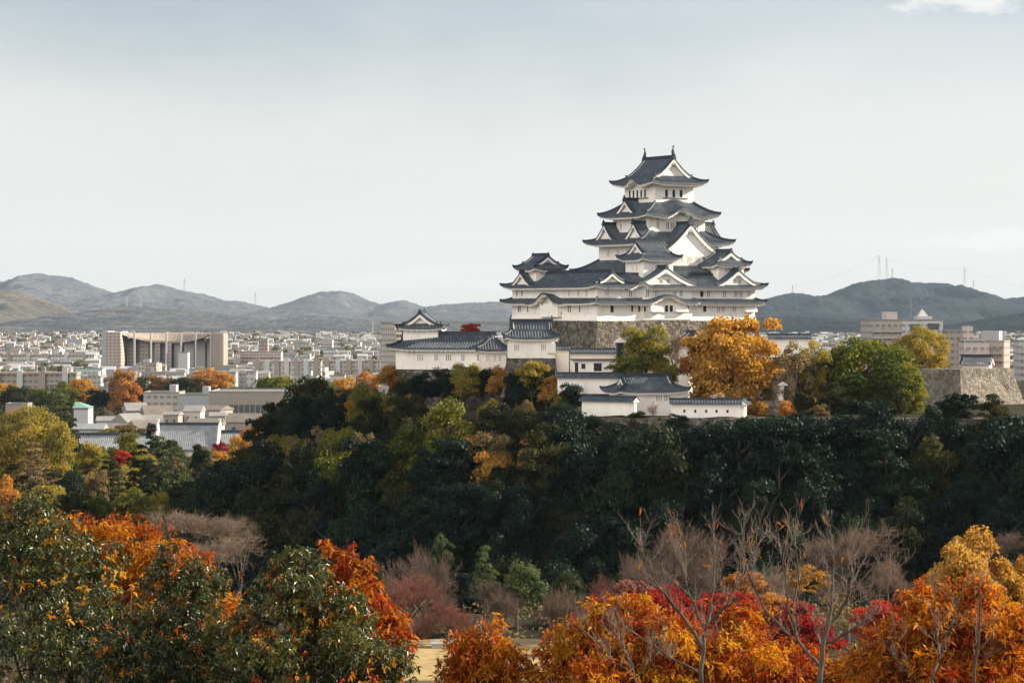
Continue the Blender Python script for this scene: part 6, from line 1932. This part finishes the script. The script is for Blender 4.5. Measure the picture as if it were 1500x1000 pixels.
# ------------------------------------------------------------------ transmission towers on the ridges, with their wires
def pylon(px, top, foot, Y, label):
    p = at(px, foot, Y)
    H = (foot - top) / F * Y + 6
    B = thing('transmission_tower', (p.x, Y, p.z - 6), 0.3, label, 'power pylon', 'power pylons on the hill ridges')
    m = MB()
    b = H * 0.085; t = H * 0.02
    r = 0.16 * Y / 5200
    for sx in (-1, 1):
        for sy in (-1, 1):
            m.tube([(sx * b, sy * b, 0), (sx * t, sy * t, H * 0.72), (sx * t * 0.8, sy * t * 0.8, H)], r, 4)
    for k in range(7):
        z0, z1 = H * k / 8, H * (k + 1) / 8
        f = lambda z: b + (t - b) * min(1, z / (H * 0.72))
        for sy in (-1, 1):
            m.tube([(-f(z0), sy * f(z0), z0), (f(z1), sy * f(z1), z1)], r * 0.7, 4)
            m.tube([(f(z0), sy * f(z0), z0), (-f(z1), sy * f(z1), z1)], r * 0.7, 4)
    m.build('lattice_mast', ['metal'], B)
    for z in (0.74, 0.85, 0.95):
        m = MB()
        m.tube([(-H * 0.10, 0, H * z), (H * 0.10, 0, H * z)], r, 4)
        m.tube([(-H * 0.10, 0, H * z), (0, 0, H * (z + 0.03))], r * 0.7, 4)
        m.tube([(H * 0.10, 0, H * z), (0, 0, H * (z + 0.03))], r * 0.7, 4)
        m.build('cross_arm', ['metal'], B)
    return Vector((p.x, Y, p.z - 6 + H))
ta = pylon(1288, 374, 411, 11750, 'tallest pylon on the dark ridge beyond the apartment blocks')
tb = pylon(1299, 377, 410, 11800, 'second pylon standing close beside the tallest one')
pylon(1307, 393, 410, 11850, 'small pylon to the side of the tallest pair')
tc2 = pylon(1413, 392, 424, 11750, 'lone pylon where the dark ridge starts to fall')
pylon(1426, 410, 430, 11850, 'small faint pylon just below the lone one')
td = pylon(1161, 418, 431, 11800, 'small pylon on the low end of the dark ridge')
pylon(270, 408, 428, 16550, 'faint pylon on the paler ridge over the concave hall')
pylon(374, 428, 449, 16550, 'faint pylon in the dip of the paler ridge')
pylon(206, 432, 462, 7900, 'pale pylon on the lower slope over the concave hall')
pylon(186, 434, 464, 7900, 'second pale pylon on the lower slope')
pylon(546, 470, 500, 5100, 'pale pylon rising from the far town by the balcony tower')
def wire(a, b, label, drop):
    m = MB()
    for q in (0.0, -9.0):
        pts = [a.lerp(b, k / 24) + Vector((0, 0, q - drop * 4 * (k / 24) * (1 - k / 24))) for k in range(25)]
        m.tube(pts, 0.2, 4)
    o = m.build('power_line', ['metal'])
    tag(o, label, 'power line', 'power lines between the pylons')
wire(ta, td, 'sagging power line from the tallest pylon down towards the keep', 20)
wire(tb, tc2, 'sagging power line between the tallest pair and the lone pylon', 16)
wire(tc2, at(1530, 425, 11700), 'power line running from the lone pylon out of the view', 10)

# ------------------------------------------------------------------ haze
m = MB()
m.box(-13800, 13800, -380, 20500, -1.0, 640.0)
hz = bpy.data.materials.new('haze')
hz.use_nodes = True
t = hz.node_tree
t.nodes.remove(t.nodes['Principled BSDF'])
pv = t.nodes.new('ShaderNodeVolumePrincipled')
pv.inputs['Color'].default_value = (0.66, 0.82, 1.0, 1)
pv.inputs['Density'].default_value = 0.000013
pv.inputs['Anisotropy'].default_value = 0.1
t.links.new(pv.outputs[0], t.nodes['Material Output'].inputs['Volume'])
o = m.build('haze', [hz])
o['kind'] = 'stuff'

# ------------------------------------------------------------------ labels: where a phrase repeats, say which one of the row it is
UN = ['', 'first', 'second', 'third', 'fourth', 'fifth', 'sixth', 'seventh', 'eighth', 'ninth', 'tenth', 'eleventh', 'twelfth', 'thirteenth', 'fourteenth', 'fifteenth', 'sixteenth', 'seventeenth', 'eighteenth', 'nineteenth']
TE = {2: 'twenty', 3: 'thirty', 4: 'forty', 5: 'fifty', 6: 'sixty', 7: 'seventy'}
TH = {2: 'twentieth', 3: 'thirtieth', 4: 'fortieth', 5: 'fiftieth', 6: 'sixtieth', 7: 'seventieth'}
def ordinal(n):
    if n < 20:
        return UN[n]
    a, b = divmod(n, 10)
    return TH[a] if b == 0 else TE[a] + '-' + UN[b]
by = {}
for o, lab in LABELS:
    by.setdefault(lab, []).append(o)
for lab, obs in by.items():
    if len(obs) < 2:
        continue
    obs.sort(key=lambda o: pxof(o.location.x, o.location.y))
    for i, o in enumerate(obs):
        o['label'] = f'{lab}, {ordinal(i + 1)} from left'
